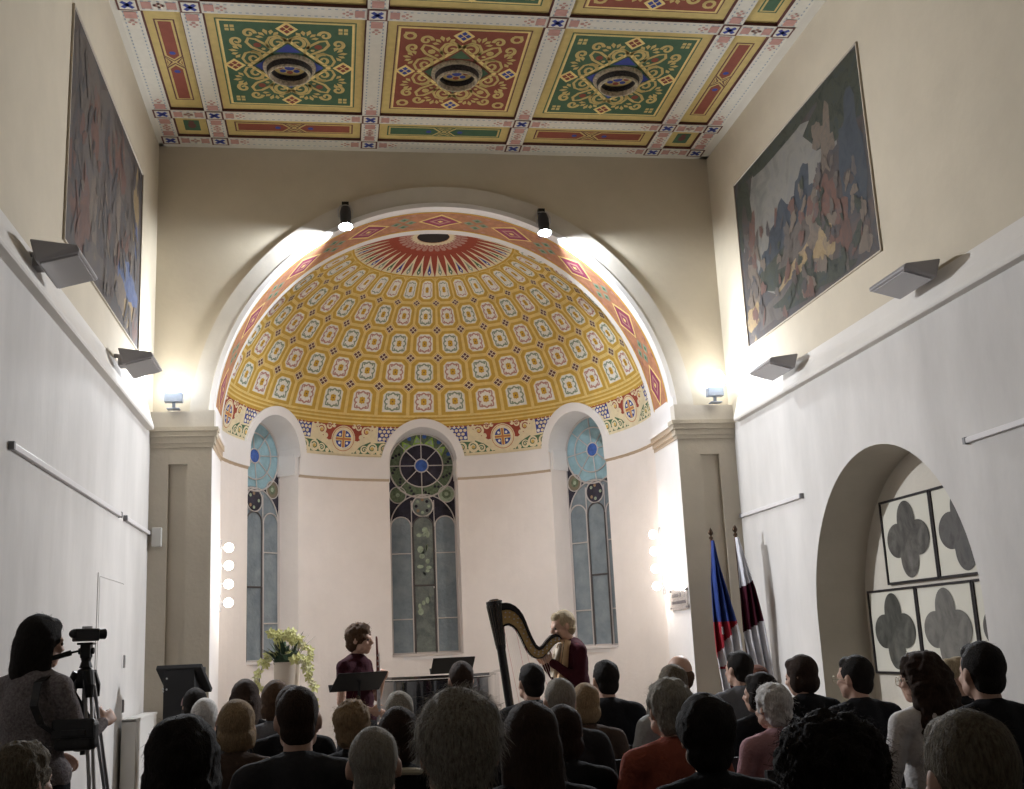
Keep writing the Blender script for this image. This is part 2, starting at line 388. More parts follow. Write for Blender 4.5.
# frieze between dome and string band
F0, F1 = .120, .277; fc = (F0 + F1) / 2 + .004
P.rect(-2.05, 2.05, F1 - .006, F1, REDP, 2, 160, 1)
def spir(cu, cv, r, turns, st, sg=1, n=30, sq=1): return [(cu + r * (1 - .82 * i / n) * cos(st + sg * turns * 2 * PI * i / n), cv + sq * r * (1 - .82 * i / n) * sin(st + sg * turns * 2 * PI * i / n)) for i in range(n + 1)]
for c in (-1.36, -.45, .45, 1.36):
    hz = (F1 - F0) / 2; R_ = .070
    for sg in (-1, 1):
        def T(pts): return [(c + sg * a, fc + bb) for a, bb in pts]
        P.poly(T([(.005, hz * .93), (.185, hz * .93), (.15, hz * .35), (.085, -.01), (.03, 0)]), REDP, 1)
        P.poly(T([(.20, hz * .93), (.40, hz * .93), (.40, -hz * .1), (.20, -hz * .1)]), BLUEP, 1)
        P.poly(T([(.05, -hz * .95), (.34, -hz * .95), (.29, -hz * .2), (.16, -hz * .12), (.11, -hz * .4)]), GREENP, 1)
        P.strip(T([(.06, -hz * .9), (.10, -hz * .35), (.15, .0), (.185, hz * .5), (.195, hz * .93)]), .012, CREAM, 3)
        P.strip(T([(.16, -.012), (.24, -.008), (.33, -.012)]), .010, CREAM, 3)
        for (a, bb, r) in ((.135, .042, .031), (.088, .064, .018), (.06, .068, .012), (.165, .066, .013), (.105, .012, .014), (.125, -.052, .022), (.17, -.045, .030), (.235, -.045, .030), (.205, -.066, .012), (.275, -.058, .016), (.09, -.064, .012)):
            P.ell(c + sg * a, fc + bb, r, r, CREAM, 2, 12)
            if r > .015: P.strip([(c + sg * x, fc + y) for x, y in spir(a, bb, r * .66, 1.2, .5, 1, 14)], .0055, REDP if bb > 0 else GREENP, 3)
            if r > .028: P.ell(c + sg * a, fc + bb, r * .3, r * .3, OCH, 4, 8)
        for a in range(8):
            for bb in range(4):
                P.ell(c + sg * (.212 + a * .024 + (bb % 2) * .012), fc + .008 + bb * .020, .0100, .0088, CREAM if (a + bb) % 5 else PALE, 2, 8)
    n = 28
    for (r, mm, l) in ((R_, CREAM, 4), (R_ * .93, ORANGE, 5), (R_ * .88, CREAM, 6), (R_ * .70, PALE, 7), (R_ * .66, BLUEP, 8)): P.ell(c, fc, r, r, mm, l, n)
    P.rect(c - .045, c + .045, fc - .010, fc + .010, LINE, 9, 2, 1); P.rect(c - .010, c + .010, fc - .045, fc + .045, LINE, 9)
    P.rect(c - .045, c + .045, fc - .0055, fc + .0055, ORANGE, 10, 2, 1); P.rect(c - .0055, c + .0055, fc - .045, fc + .045, ORANGE, 10)
    for (a, bb) in ((1, 1), (1, -1), (-1, 1), (-1, -1)): P.ell(c + a * .022, fc + bb * .022, .008, .008, PALE, 9, 6)
P.mb.build('painted_ornament', parent=dome, recalc=False)

# string band with window hoods
b = MB(); HB = .105; OFH = .035
def bandface(p0, p1, A, B, off=OFH): b.poly([AP(p0, A[0], off), AP(p1, B[0], off), AP(p1, B[1], off), AP(p0, A[1], off)])
def bothlips(p0, p1, z0, z1):
    b.poly([AP(p0, z0, OFH), AP(p1, z0, OFH), AP(p1, z0, -.01), AP(p0, z0, -.01)]); b.poly([AP(p0, z1, OFH), AP(p1, z1, OFH), AP(p1, z1, -.01), AP(p0, z1, -.01)])
seg = [(-1.80, -.9 - wa), (-.9 + wa, -wa), (wa, .9 - wa), (.9 + wa, 1.80)]
for a, c in seg:
    n = 14
    for k in range(n):
        p0, p1 = a + (c - a) * k / n, a + (c - a) * (k + 1) / n; bandface(p0, p1, (3.67, 3.95), (3.67, 3.95)); bothlips(p0, p1, 3.67, 3.95)
for (c,) in WIN:
    n = 30
    def hp_(k, r): a = PI * k / n; return (c - r * cos(a) / R0, WSP + r * sin(a))
    for k in range(-1, n + 1):
        if k == -1 or k == n:     # straight foot down to the band
            sg = -1 if k == -1 else 1; p0, p1 = c + sg * WH / R0, c + sg * (WH + HB) / R0
            bandface(p0, p1, (3.67, WSP), (3.67, WSP)); continue
        i0, i1, o0, o1 = hp_(k, WH), hp_(k + 1, WH), hp_(k, WH + HB), hp_(k + 1, WH + HB)
        b.poly([AP(*i0, OFH), AP(*i1, OFH), AP(*o1, OFH), AP(*o0, OFH)])
        b.poly([AP(*i0, OFH), AP(*i1, OFH), AP(*i1, -.01), AP(*i0, -.01)]); b.poly([AP(*o0, OFH), AP(*o1, OFH), AP(*o1, -.01), AP(*o0, -.01)])
struct(b.build('trim_5', M_WHITE))
b = MB()     # thin moulding under the band, its tan colour drawing the shadow line
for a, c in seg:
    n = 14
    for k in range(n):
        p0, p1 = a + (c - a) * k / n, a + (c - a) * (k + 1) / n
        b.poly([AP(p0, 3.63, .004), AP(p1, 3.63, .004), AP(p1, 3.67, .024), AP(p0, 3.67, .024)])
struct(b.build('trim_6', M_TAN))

# windows
GD = mat('glass_dark', (.030, .028, .045), .25, .5, 5, .3, 30, spec=.5)
GG = mat('glass_grey_blue', (.26, .31, .34), .28, 1, 5, .5, 22, spec=.5, alt=(.16, .20, .235))
GGC = mat('glass_grey_green', (.20, .23, .21), .3, 1, 9, .5, 26, spec=.5, alt=(.09, .11, .11))
GCY = mat('glass_cyan_reflection', (.34, .55, .64), .3, 1, 7, .4, 25, spec=.5, alt=(.24, .38, .43))  # pale cyan is spotlight reflected in the side roses, put into the colour
GGR = mat('glass_leaf_green', (.30, .48, .08), .3, .3, 20); GBL = mat('glass_blue', (.06, .13, .42), .25, .3, 20); GOL = mat('glass_olive', (.12, .16, .10), .3, .5, 24)
GSG = mat('glass_sage', (.33, .40, .30), .3, .3, 20); LEAD = mat('leading', (.60, .56, .55), .5, metal=.3); LEADD = mat('leading_dark', (.09, .08, .08), .5)
GW = .445; GDEP = .27
for wi, (c,) in enumerate(WIN):
    rad = Vector((sin(c), cos(c), 0)); lat = Vector((cos(c), -sin(c), 0)); ctr = Vector((CX, YC, 0)) + rad * (R0 + GDEP)
    def G(u, v, lay): return ctr + lat * u + Vector((0, 0, v)) - rad * .0012 * lay
    # reveal
    b = MB(); n = 26; prof_ = [(-1, WSILL)] + [(-cos(PI * k / n), None) for k in range(n + 1)] + [(1, WSILL), (-1, WSILL)]
    pts = []
    for (t, z) in prof_:
        if z is None: zz = WSP + WH * math.sqrt(max(0, 1 - t * t)); zg = WSP + GW * math.sqrt(max(0, 1 - t * t))
        else: zz = z; zg = z + .03
        pts.append((AP(c + t * wa, zz, 0), G(t * GW * 1.01, zg, 0), zz))
    for p, q in zip(pts, pts[1:]):
        b.poly([p[0], q[0], q[1], p[1]], M_APSE if p[2] < 3.67 or q[2] < 3.67 else M_WHITE)
    # ledge of the sill and string band returning into the reveal
    fr = ctr - rad * GDEP
    for sg in (-1, 1):
        q0 = fr + lat * sg * WH; q1 = ctr + lat * sg * GW
        inn = -lat * sg * .018
        for (za, zb) in ((3.67, 3.93),):
            A = [q0 + Vector((0, 0, za)), q1 + Vector((0, 0, za)), q1 + Vector((0, 0, zb)), q0 + Vector((0, 0, zb))]
            b.prism([v + inn for v in A], -inn, M_WHITE)
    b.prism([fr + lat * -(WH + .03) - rad * .02 + Vector((0, 0, WSILL - .045)), fr + lat * (WH + .03) - rad * .02 + Vector((0, 0, WSILL - .045)), ctr + lat * (WH + .03) + Vector((0, 0, WSILL - .045)), ctr + lat * -(WH + .03) + Vector((0, 0, WSILL - .045))], (0, 0, .045), M_WHITE)
    rv = b.build('window_reveal', recalc=False)
    # glazing
    P = Paint(G); side = c != 0
    P.poly([(-GW, WSILL)] + [(-GW * cos(PI * k / 30), WSP + GW * sin(PI * k / 30)) for k in range(31)] + [(GW, WSILL)], GD, 0)
    rc = WSP
    disc = GCY if side else GD
    P.ell(0, rc, GW * .97, GW * .97, GCY if side else GOL, 1, 40)
    if not side:
        for k in range(12):
            a0, a1 = 2 * PI * k / 12 + PI / 24 - PI / 12, 2 * PI * (k + 1) / 12 + PI / 24 - PI / 12
            up = sin((a0 + a1) / 2) > .45; am = (a0 + a1) / 2
            mm = GGR if up else GOL
            if up: P.poly([(GW * .66 * cos(a0), rc + GW * .66 * sin(a0)), (GW * .66 * cos(a1), rc + GW * .66 * sin(a1)), (GW * .95 * cos(am), rc + GW * .95 * sin(am))], mm, 2)
            if up: P.poly([(GW * .72 * cos(am - .14), rc + GW * .72 * sin(am - .14)), (GW * .72 * cos(am + .14), rc + GW * .72 * sin(am + .14)), (GW * .86 * cos(am), rc + GW * .86 * sin(am))], GSG, 3)
            else:
                for q in range(3): P.ell(GW * (.75 + .07 * q) * cos(am + .1 * (q - 1)), rc + GW * (.75 + .07 * q) * sin(am + .1 * (q - 1)), .02, .02, GD, 2, 6)
            if up: P.ell(GW * .9 * cos(a0), rc + GW * .9 * sin(a0), .03, .03, GBL, 2, 6)
        P.ell(0, rc, GW * .63, GW * .63, GD, 3, 36)
    P.ell(0, rc, GW * .19, GW * .19, GBL, 5, 20)
    # lancets
    zs = 3.385; L3 = ((-.293, .135), (0, .135), (.293, .135)) if not side else ((-.293, .135), (0, .135), (.293, .135))
    big = GW * .97
    if side: P.poly([(-big * cos(PI * k / 24), 3.10 + .42 * sin(PI * k / 24)) for k in range(25)], GG, 1)
    for (lc, lw) in L3:
        gm = GGC if lc == 0 and not side else GG
        P.poly([(lc - lw, WSILL + .02)] + [(lc - lw * cos(PI * k / 14), 3.07 + lw * sin(PI * k / 14)) for k in range(15)] + [(lc + lw, WSILL + .02)], gm, 2)
    if not side:
        rg = random.Random(5)
        for (cz, hh) in ((3.12, .16), (2.72, .10), (2.5, .12), (2.02, .13)):
            for q in range(9):
                a, z = rg.uniform(-.07, .07), cz + rg.uniform(-hh, hh)
                P.ell(a, z, rg.uniform(.015, .045), rg.uniform(.02, .05), GSG if q % 2 else GGC, 3 + q % 2, 7, rg.random())
    P.ell(0, 3.345, .135, .135, GGC if not side else GD, 4, 24)
    for k in range(8): P.ell(.085 * cos(k * PI / 4), 3.345 + .085 * sin(k * PI / 4), .022, .022, (GSG, GD, mat('glass_amber', (.30, .20, .12), .3))[k % 3], 5, 8)
    for sg in (-1, 1):
        P.ell(sg * .325, 3.50, .108, .108, GSG if sg > 0 and not side else GOL if not side else mat('glass_brown', (.20, .17, .12), .3), 4, 20); P.ell(sg * .325, 3.50, .06, .06, GOL, 5, 14); P.ell(sg * .325, 3.50, .028, .028, GSG, 6, 10)
    win = P.mb.build('window_%d' % (wi + 1), recalc=False); struct(win); rv.parent = win
    # leading
    b = MB(); lt = lambda u, v: ctr + lat * u + Vector((0, 0, v)) - rad * .012
    def lead(pts, r=.009, mm=LEAD): b.tube([lt(*p) for p in pts], r, 6, mm)
    cir = lambda cu, cv, r, n=36: [(cu + r * cos(2 * PI * k / n), cv + r * sin(2 * PI * k / n)) for k in range(n + 1)]
    lead(cir(0, rc, GW * .975), .012); lead(cir(0, rc, GW * .65)); lead(cir(0, rc, GW * .20))
    for k in range(8):
        a = k * PI / 4 + (0 if not side else .1); lead([(GW * .2 * cos(a), rc + GW * .2 * sin(a)), (GW * .97 * cos(a), rc + GW * .97 * sin(a))], .007)
    lead(cir(0, 3.345, .14, 24)); [lead(cir(sg * .325, 3.50, .11, 20), .007) for sg in (-1, 1)]
    lead([(-big * cos(PI * k / 24), 3.07 + .43 * sin(PI * k / 24)) for k in range(25)], .008)
    for (lc, lw) in L3: lead([(lc - lw, WSILL + .02)] + [(lc - lw * cos(PI * k / 14), 3.07 + lw * sin(PI * k / 14)) for k in range(15)] + [(lc + lw, WSILL + .02)], .009, LEAD if lc else LEADD)
    for sg in (-1, 1): lead([(sg * .15, 3.07), (sg * .15, 3.42)], .007)
    for z in (2.72, 1.87): [lead([(sg * .43, z), (sg * .155, z)], .008) for sg in (-1, 1)]
    lead([(-.135, 2.30), (.135, 2.30)], .011, LEADD)
    for sg in (-1, 1): lead([(sg * .135, 2.30), (sg * .135, WSILL + .02)], .012, LEADD)
    lead([(-GW, WSILL + .03), (-GW, WSP), ], .01, LEAD); lead([(GW, WSILL + .03), (GW, WSP)], .01, LEAD); lead([(-GW, WSILL + .035), (GW, WSILL + .035)], .012, LEAD)
    if not side:
        b.ball(lt(.125, 2.27), .014, LEAD)
    b.build('window_leading', parent=win)

# ------------------------------------------------------------------ pilasters, capitals, pedestals on the end wall
def pil(nm, x0, x1, px0, px1, jx, sg):
    b = MB(); yf = D - .09
    b.box(x0, px0, yf, D, FL, 3.50, M_PIL); b.box(px1, x1, yf, D, FL, 3.50, M_PIL); b.box(px0, px1, yf, D, 3.31, 3.50, M_PIL); b.box(px0, px1, yf, D, FL, 1.0, M_PIL)
    b.box(px0, px1, D - .045, D, 1.0, 3.31, M_PIL)
    jin = jx
    b.box(min(jx, jx - sg * .004), max(jx, jx - sg * .004), yf, DB, FL, 3.50, M_WHITE)
    struct(b.build(nm))
def cap(nm, x0, x1, jx, sg):
    b = MB()
    for (z0, z1, o, mm) in ((3.47, 3.51, .015, M_PIL), (3.51, 3.57, .03, M_PIL), (3.57, 3.62, .05, M_PIL), (3.62, 3.66, .065, M_PIL), (3.66, 3.82, .02, M_RING)):
        a, c = (x0, x1 + o) if sg < 0 else (x0 - o, x1)
        b.box(a, c, D - .09 - o, D - .001, z0, z1, mm)
        # return along the jamb
        ja, jc = (jx, jx + o * .8) if sg < 0 else (jx - o * .8, jx)
        b.box(ja, jc, D - .085, DB, z0, z1 if z1 < 3.7 else 3.92, M_TAN if z1 < 3.65 else M_WHITE)
    if sg < 0: b.box(x1 - .17, x1 + .026, D - .135, D - .002, 3.661, 3.824, M_RING)
    else: b.box(x0 - .026, x0 + .17, D - .135, D - .002, 3.661, 3.824, M_RING)
    struct(b.build(nm))
pil('trim_7', XL, CX - HW, -1.548, -1.375, CX - HW, -1); pil('trim_8', CX + HW, XR, 3.72, 3.92, CX + HW, 1)
cap('trim_9', XL, CX - HW, CX - HW, -1); cap('trim_10', CX + HW, XR, CX + HW, 1)

# ------------------------------------------------------------------ painted coffered ceiling
REDC, GREENC = PM('ceiling_red', (.25, .07, .045)), PM('ceiling_green', (.06, .125, .07))
XB = [-1.585, -1.10, .40, 1.915, 3.44, 3.925]; YBm = [10.845, 10.275, 8.385, 6.49, 4.6, 2.7, .8, -1.1]
bw = .085; BD = .03
b = MB(); b.box(XL - .3, XR + .8, YB, DB, H + BD, H + .25, M_CEILP)
b.poly([(XL, YB, H), (XB[0] - bw, YB, H), (XB[0] - bw, D, H), (XL, D, H)], M_CEILP); b.poly([(XB[-1] + bw, YB, H), (XR, YB, H), (XR, D, H), (XB[-1] + bw, D, H)], M_CEILP)
b.box(XL, XR, YBm[0] + bw, D, H, H + BD, M_CEILP)
def beam(x0, x1, y0, y1):
    vs = [(x0, y0, H), (x1, y0, H), (x1, y1, H), (x0, y1, H), (x0, y0, H + BD), (x1, y0, H + BD), (x1, y1, H + BD), (x0, y1, H + BD)]
    b.add(vs, [(0, 1, 2, 3)], CREAMW); b.add(vs, [(0, 4, 5, 1), (1, 5, 6, 2), (2, 6, 7, 3), (3, 7, 4, 0)], BROWN)
CREAMW = PM('beam_white', (.68, .65, .57), .04)
for x in XB: beam(x - bw, x + bw, YB, YBm[0] + bw)
for y in YBm[:-1]: beam(XB[0] - bw, XB[-1] + bw, y - bw, y + bw)
ceil = struct(b.build('ceiling', recalc=False))
def CP(u, v, lay): return (u, v, H - .001 - .0012 * lay)
def CPh(u, v, lay): return (u, v, H + BD - .001 - .0012 * lay)
P = Paint(CP); Q = Paint(CPh)
for xi, x in enumerate(XB):                                  # dots and crosses along the beams
    for yi in range(3):
        y1, y0 = YBm[yi] - bw, YBm[yi + 1] + bw
        n = int((y1 - y0) / .055)
        for k in range(n):
            y = y0 + (k + .5) * (y1 - y0) / n
            for s_ in (-1, 1): P.rect(x + s_ * .055 - .006, x + s_ * .055 + .006, y - .012, y + .012, DOTC, 1)
        for (yy, sg) in ((y0, 1), (y1, -1)):
            P.rect(x - .05, x + .05, min(yy + sg * .02, yy + sg * .12), max(yy + sg * .02, yy + sg * .12), PINK, 2)
            for (du, dv, w) in ((0, .15, .02), (-.025, .18, .014), (.025, .18, .014), (0, .21, .014)): P.ell(x + du, yy + sg * dv, w, w, PINK, 2, 6)
    for y in YBm[:5]:
        P.rect(x - .085, x + .085, y - .085, y + .085, BROWN, 3); P.rect(x - .068, x + .068, y - .068, y + .068, CREAMW, 4)
        for rt in (PI / 4, 3 * PI / 4): P.poly([(x + a * cos(rt) - c * sin(rt), y + a * sin(rt) + c * cos(rt)) for a, c in ((-.06, -.018), (.06, -.018), (.06, .018), (-.06, .018))], BLUEP, 5)
for y in YBm[:4]:
    for x0, x1 in zip(XB, XB[1:]):
        x0 += bw; x1 -= bw; n = int((x1 - x0) / .055)
        for k in range(n):
            x = x0 + (k + .5) * (x1 - x0) / n
            for s_ in (-1, 1): P.rect(x - .012, x + .012, y + s_ * .055 - .006, y + s_ * .055 + .006, DOTC, 1)
        for (xx, sg) in ((x0, 1), (x1, -1)):
            P.rect(min(xx + sg * .02, xx + sg * .1), max(xx + sg * .02, xx + sg * .1), y - .05, y + .05, PINK, 2)
            if x1 - x0 > .2:
                for (du, dv, w) in ((.13, 0, .02), (.16, -.025, .014), (.16, .025, .014), (.19, 0, .014)): P.ell(xx + sg * du, y + dv, w, w, PINK, 2, 6)
def narrow(cu, cv, hu, hv, col):
    """long panel with the crossed lines; long axis is the larger half size"""
    vert = hv > hu; a, c = (hv, hu) if vert else (hu, hv)
    T = (lambda p, q: (cu + q, cv + p)) if vert else (lambda p, q: (cu + p, cv + q))
    for sg in (-1, 1):
        for (w, mm, l, ins) in ((0, BROWN if col is REDC else GREENC, 1, 0), (0, YEL, 2, .014), (0, col, 3, .032)):
            o = [(a - ins, c - ins), (a - ins, -c + ins), (.10 + ins * .6, -c + ins), (.012 + ins * 1.3, 0), (.10 + ins * .6, c - ins)]
            Q.poly([T(sg * p, q) for p, q in o], mm, l)
    for sg in (-1, 1):
        Q.poly([T(-.10, sg * c), T(.10, sg * c), T(0, sg * .015)], BROWN if col is REDC else GREENC, 1); Q.poly([T(-.075, sg * (c - .012)), T(.075, sg * (c - .012)), T(0, sg * .035)], YEL, 2); Q.poly([T(-.05, sg * (c - .02)), T(.05, sg * (c - .02)), T(0, sg * .055)], col, 3)
        Q.ell(*T(sg * .16, 0), .03, .03, BLUEP, 4, 6)
def coffer(cu, cv, col, full):
    Q.rect(cu - .585, cu + .585, cv - .755, cv + .755, BROWN if col is REDC else GREENC, 1); Q.rect(cu - .573, cu + .573, cv - .743, cv + .743, YEL, 2)
    Q.rect(cu - .565, cu + .565, cv - .735, cv + .735, LINE, 3); Q.rect(cu - .548, cu + .548, cv - .718, cv + .718, col, 4)
    if not full: return
    alt = BLUEP if col is REDC else REDC
    for (du, dv) in ((0, .63), (0, -.63), (.475, 0), (-.475, 0)):
        Q.poly([(cu + du - .095, cv + dv), (cu + du, cv + dv - .11), (cu + du + .095, cv + dv), (cu + du, cv + dv + .11)], LINE, 6)
        for (a, c) in ((1, 0), (-1, 0), (0, 1), (0, -1)):
            x, y = cu + du + a * .034, cv + dv + c * .04
            Q.poly([(x - .028, y), (x, y - .032), (x + .028, y), (x, y + .032)], alt, 7)
    Q.poly([(cu - .37, cv), (cu, cv - .48), (cu + .37, cv), (cu, cv + .48)], LINE, 5); Q.poly([(cu - .325, cv), (cu, cv - .42), (cu + .325, cv), (cu, cv + .42)], col, 6)
    c2 = BLUEP if col is GREENC else GREENC
    for (a, c) in ((1, 0), (-1, 0), (0, 1), (0, -1)):
        if a: Q.poly([(cu + a * .30, cv), (cu + a * .19, cv - .13), (cu + a * .19, cv + .13)], c2, 7)
        else: Q.poly([(cu, cv + c * .39), (cu - .11, cv + c * .25), (cu + .11, cv + c * .25)], c2, 7)
    for sx in (-1, 1):
        for sy in (-1, 1):
            def A(p): return (cu + sx * p[0] * .5, cv + sy * p[1] * .66)
            def st(pts, w): Q.strip([A(p) for p in pts], w, YEL, 6)
            w = [.036 - .014 * i / 30 for i in range(31)]
            st(spir(.17, .60, .155, 1.3, PI * .9, -1), w); st(spir(.60, .20, .155, 1.3, PI * .4, 1), w)
            st(spir(.64, .82, .11, 1.2, PI, -1), w); st(spir(.86, .62, .11, 1.2, -PI / 2, 1), w)
            st([(.02, .60), (.05, .72), (.16, .79), (.30, .74), (.36, .62), (.33, .48)], .026); st([(.60, .03), (.75, .06), (.80, .18), (.74, .32), (.60, .38), (.47, .33)], .026)
            # teardrop
            td = [(.34 + .42 * t, .42 + .30 * t) for t in (0, .25, .5, .75, 1)]
            out = [(.28, .30), (.42, .36), (.62, .48), (.70, .60), (.66, .70), (.54, .68), (.38, .56), (.29, .44)]
            Q.strip([A(p) for p in out], .03, YEL, 6, True)
            Q.ell(*A((.52, .54)), .035, .04, alt if col is GREENC else YEL, 7, 8); Q.ell(*A((.42, .45)), .02, .02, YEL, 7, 6)
            # palmettes
            for (bx, by, an) in ((.30, .72, 70), (.76, .36, 10)):
                for k in range(-2, 3):
                    t = math.radians(an + k * 30); l = .14 + .03 * (k == 0)
                    p = A((bx + .1 * cos(t), by + .09 * sin(t))); e = A((bx + (.1 + l) * cos(t), by + (.1 + l) * sin(t) * .9)); dx, dy = e[0] - p[0], e[1] - p[1]; L = math.hypot(dx, dy)
                    nx, ny = -dy / L * .022, dx / L * .022
                    Q.poly([p, (p[0] + dx * .6 + nx, p[1] + dy * .6 + ny), e, (p[0] + dx * .6 - nx, p[1] + dy * .6 - ny)], YEL, 7)
            for (a, c) in ((0, 0), (1, 0), (0, 1), (1, 1)):
                x, y = A((.90 + a * .09, .90 + c * .08)); Q.rect(x - .017, x + .017, y - .02, y + .02, YEL, 6)
            if col is REDC:
                x, y = A((.93, .92)); Q.ell(x, y, .06, .065, YEL, 7, 10); Q.ell(x, y, .03, .033, REDC, 8, 8)
# fields
for yi in range(len(YBm) - 1):
    y1, y0 = YBm[yi] - bw, YBm[yi + 1] + bw
    for xi in range(5):
        x0, x1 = XB[xi] + bw, XB[xi + 1] - bw; cu, cv = (x0 + x1) / 2, (y0 + y1) / 2
        Q.rect(x0, x1, y0, y1, YEL, 0)
        if yi == 0 and xi in (0, 4):
            Q.rect(cu - .075, cu + .075, cv - .11, cv + .11, GREENC, 2); Q.ell(cu, cv, .04, .06, BROWN, 3, 10); Q.ell(cu, cv - .07, .03, .03, BROWN, 4, 8)
        elif yi == 0: narrow(cu, cv, .58, .105, (REDC, GREENC, REDC)[xi - 1])
        elif xi in (0, 4): narrow(cu, cv, .085, .70, REDC if yi % 2 else GREENC)
        else: coffer(cu, cv, GREENC if (xi + yi) % 2 == 0 else REDC, yi < 3)
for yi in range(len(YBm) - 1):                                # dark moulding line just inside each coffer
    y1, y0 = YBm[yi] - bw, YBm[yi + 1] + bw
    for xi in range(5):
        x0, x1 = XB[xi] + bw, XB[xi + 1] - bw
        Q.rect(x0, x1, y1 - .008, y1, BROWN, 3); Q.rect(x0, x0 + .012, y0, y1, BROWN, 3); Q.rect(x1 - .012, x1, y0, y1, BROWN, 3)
for pp, nm in ((P, 'beam_ornament'), (Q, 'coffer_ornament')): pp.mb.build(nm, parent=ceil, recalc=False)
ROSR = mat('rosette_ring', (.50, .43, .32), .5, .5, 40); ROSD = mat('rosette_dark', (.05, .045, .05), .5, .6, 60)
me0 = None
for yi in (1, 2):
    for xi in (1, 2, 3):
        cu, cv = (XB[xi] + XB[xi + 1]) / 2, (YBm[yi] + YBm[yi + 1]) / 2
        b = MB(); z = 0
        b.lathe([(.235, .05), (.235, .035), (.225, .02), (.20, .025), (.19, -.03), (.18, -.045), (.17, -.045), (.165, -.03), (.165, .0), (.163, .0)], 36, ROSR, cap=False); b.lathe([(.165, .0), (.165, .046)], 36, ROSD, cap=False)
        b.lathe([(.202, .02), (.193, -.028)], 36, ROSD, cap=False)
        b.poly([(.166 * cos(2 * PI * k / 30), .166 * sin(2 * PI * k / 30), .046) for k in range(30)], ROSD)
        b.poly([(.145 * cos(2 * PI * k / 30), .145 * sin(2 * PI * k / 30), .044) for k in range(30)], YEL)
        for k in range(8):
            a = k * PI / 4; b.poly([(.085 * cos(a) + .03 * cos(2 * PI * j / 8), .085 * sin(a) + .03 * sin(2 * PI * j / 8), .042) for j in range(8)], (REDC, BLUEP)[k % 2])
        b.poly([(.045 * cos(2 * PI * k / 14), .045 * sin(2 * PI * k / 14), .040) for k in range(14)], BLUEP)
        o = b.build('rosette', parent=ceil, smooth=True, recalc=False); o.location = (cu, cv, H - .030)

# ------------------------------------------------------------------ lamps
def light(kind, name, loc, energy, col, parent, size=.1, tgt=None, angle=None, blend=.5):
    l = bpy.data.lights.new(name, kind); l.energy = energy; l.color = col
    if kind == 'AREA': l.size = size
    else: l.shadow_soft_size = size
    if angle: l.spot_size = angle; l.spot_blend = blend
    o = bpy.data.objects.new(name, l); link(o); o.location = loc
    if tgt is not None: o.rotation_euler = (Vector(tgt) - Vector(loc)).to_track_quat('-Z', 'Y').to_euler()
    bpy.context.view_layer.update()
    if parent:
        o.parent = parent; o.matrix_parent_inverse = parent.matrix_world.inverted()
    return o
EM_COOL = mat('lamp_glow_cool', (.90, .95, 1.0), emit=8); EM_WARM = mat('bulb_glow_warm', (1.0, .92, .82), emit=8)
EM_HEAD = mat('spot_glow', (.88, .95, 1.0), emit=40)
# uplighters on the pedestals in both front corners
for X, sg, lb in ((-1.50, 1, 'bright white uplighter on the left pilaster capital'), (3.90, -1, 'bright white uplighter on the right pilaster capital')):
    e = empty('floodlight', (X, 10.82, 3.825), 0, lb, 'lamp', None)
    b = MB(); b.box(-.085, .085, -.04, .05, .07, .16); b.box(-.015, .015, 0, .03, 0, .08); b.box(-.06, .06, -.04, .06, 0, .012); bevel(b.build('housing', mat('lamp_blue_grey', (.25, .29, .36), .4), e))
    M = Matrix.Rotation(math.radians(0), 4, 'X')
    b = MB(); b.lathe([(.0, .0), (.085, .0), (.115, .05), (.115, .11), (.08, .17), (0, .19)], 20, c=(0, 0, .16)); b.build('lamp_glass', EM_COOL, e, smooth=True)  # glass made oversized, its glowing disc stands for the lamp's glare
    light('POINT', 'floodlight_glow', (X + sg * .02, 10.69, 4.08), P_CORNER, (.90, .94, 1.0), e, .07)
    light('SPOT', 'floodlight_side_beam', (X + sg * .02, 10.69, 4.08), P_SIDE, (.92, .95, 1.0), e, .07, (X - sg * .8, 9.9, 4.6), math.radians(125), .45)
    light('SPOT', 'floodlight_beam', (X + sg * .06, 10.66, 4.08), P_FLOOD, (.92, .95, 1.0), e, .07, (CX + sg * 2.6, 6.0, 1.9), math.radians(112), .7)
# spotlights over the arch
def spotlamp(x, z, tx, lb, dim):
    e = empty('spotlight', (x, D - .035, z), 0, lb, 'lamp', 'spotlights over the arch' and None)
    b = MB(); b.box(-.035, .035, -.05, .0, .08, .18); b.build('wall_bracket', BLK, e)
    b = MB(); b.tube([(-.07, -.12, -.02), (-.075, -.1, .06), (-.05, -.06, .13), (0, -.05, .14), (.05, -.06, .13), (.075, -.1, .06), (.07, -.12, -.02)], .007, 6); b.build('yoke', STEEL, e)
    M = Matrix.Translation((0, -.12, -.02)) @ Matrix.Rotation(math.radians(-14), 4, 'X')
    b = MB(); b.lathe([(.0, .12), (.045, .115), (.058, .06), (.058, -.02), (.050, -.06), (.078, -.12), (.074, -.12), (.045, -.06)], 22, M=M); b.build('housing', mat('spot_black', (.05, .05, .06), .35, metal=.5), e, smooth=True)
    b = MB(); b.lathe([(.0, -.115), (.066, -.115), (.066, -.11), (0, -.11)], 20, M=M); b.build('lamp_glass', EM_HEAD, e)
    q = M @ Vector((0, 0, -.13)); p0 = Vector((x, D - .035, z)) + q
    light('SPOT', 'spotlight_beam', p0, P_SPOT, (.90, .95, 1.0), e, .05, (x + tx, D + .12, z - 1.0), math.radians(118), .6)
spotlamp(.15, 5.83, -.75, 'black spotlight with chrome yoke mounted left over the arch', 1)
spotlamp(2.20, 5.79, .75, 'black spotlight with chrome yoke mounted right over the arch', 1)
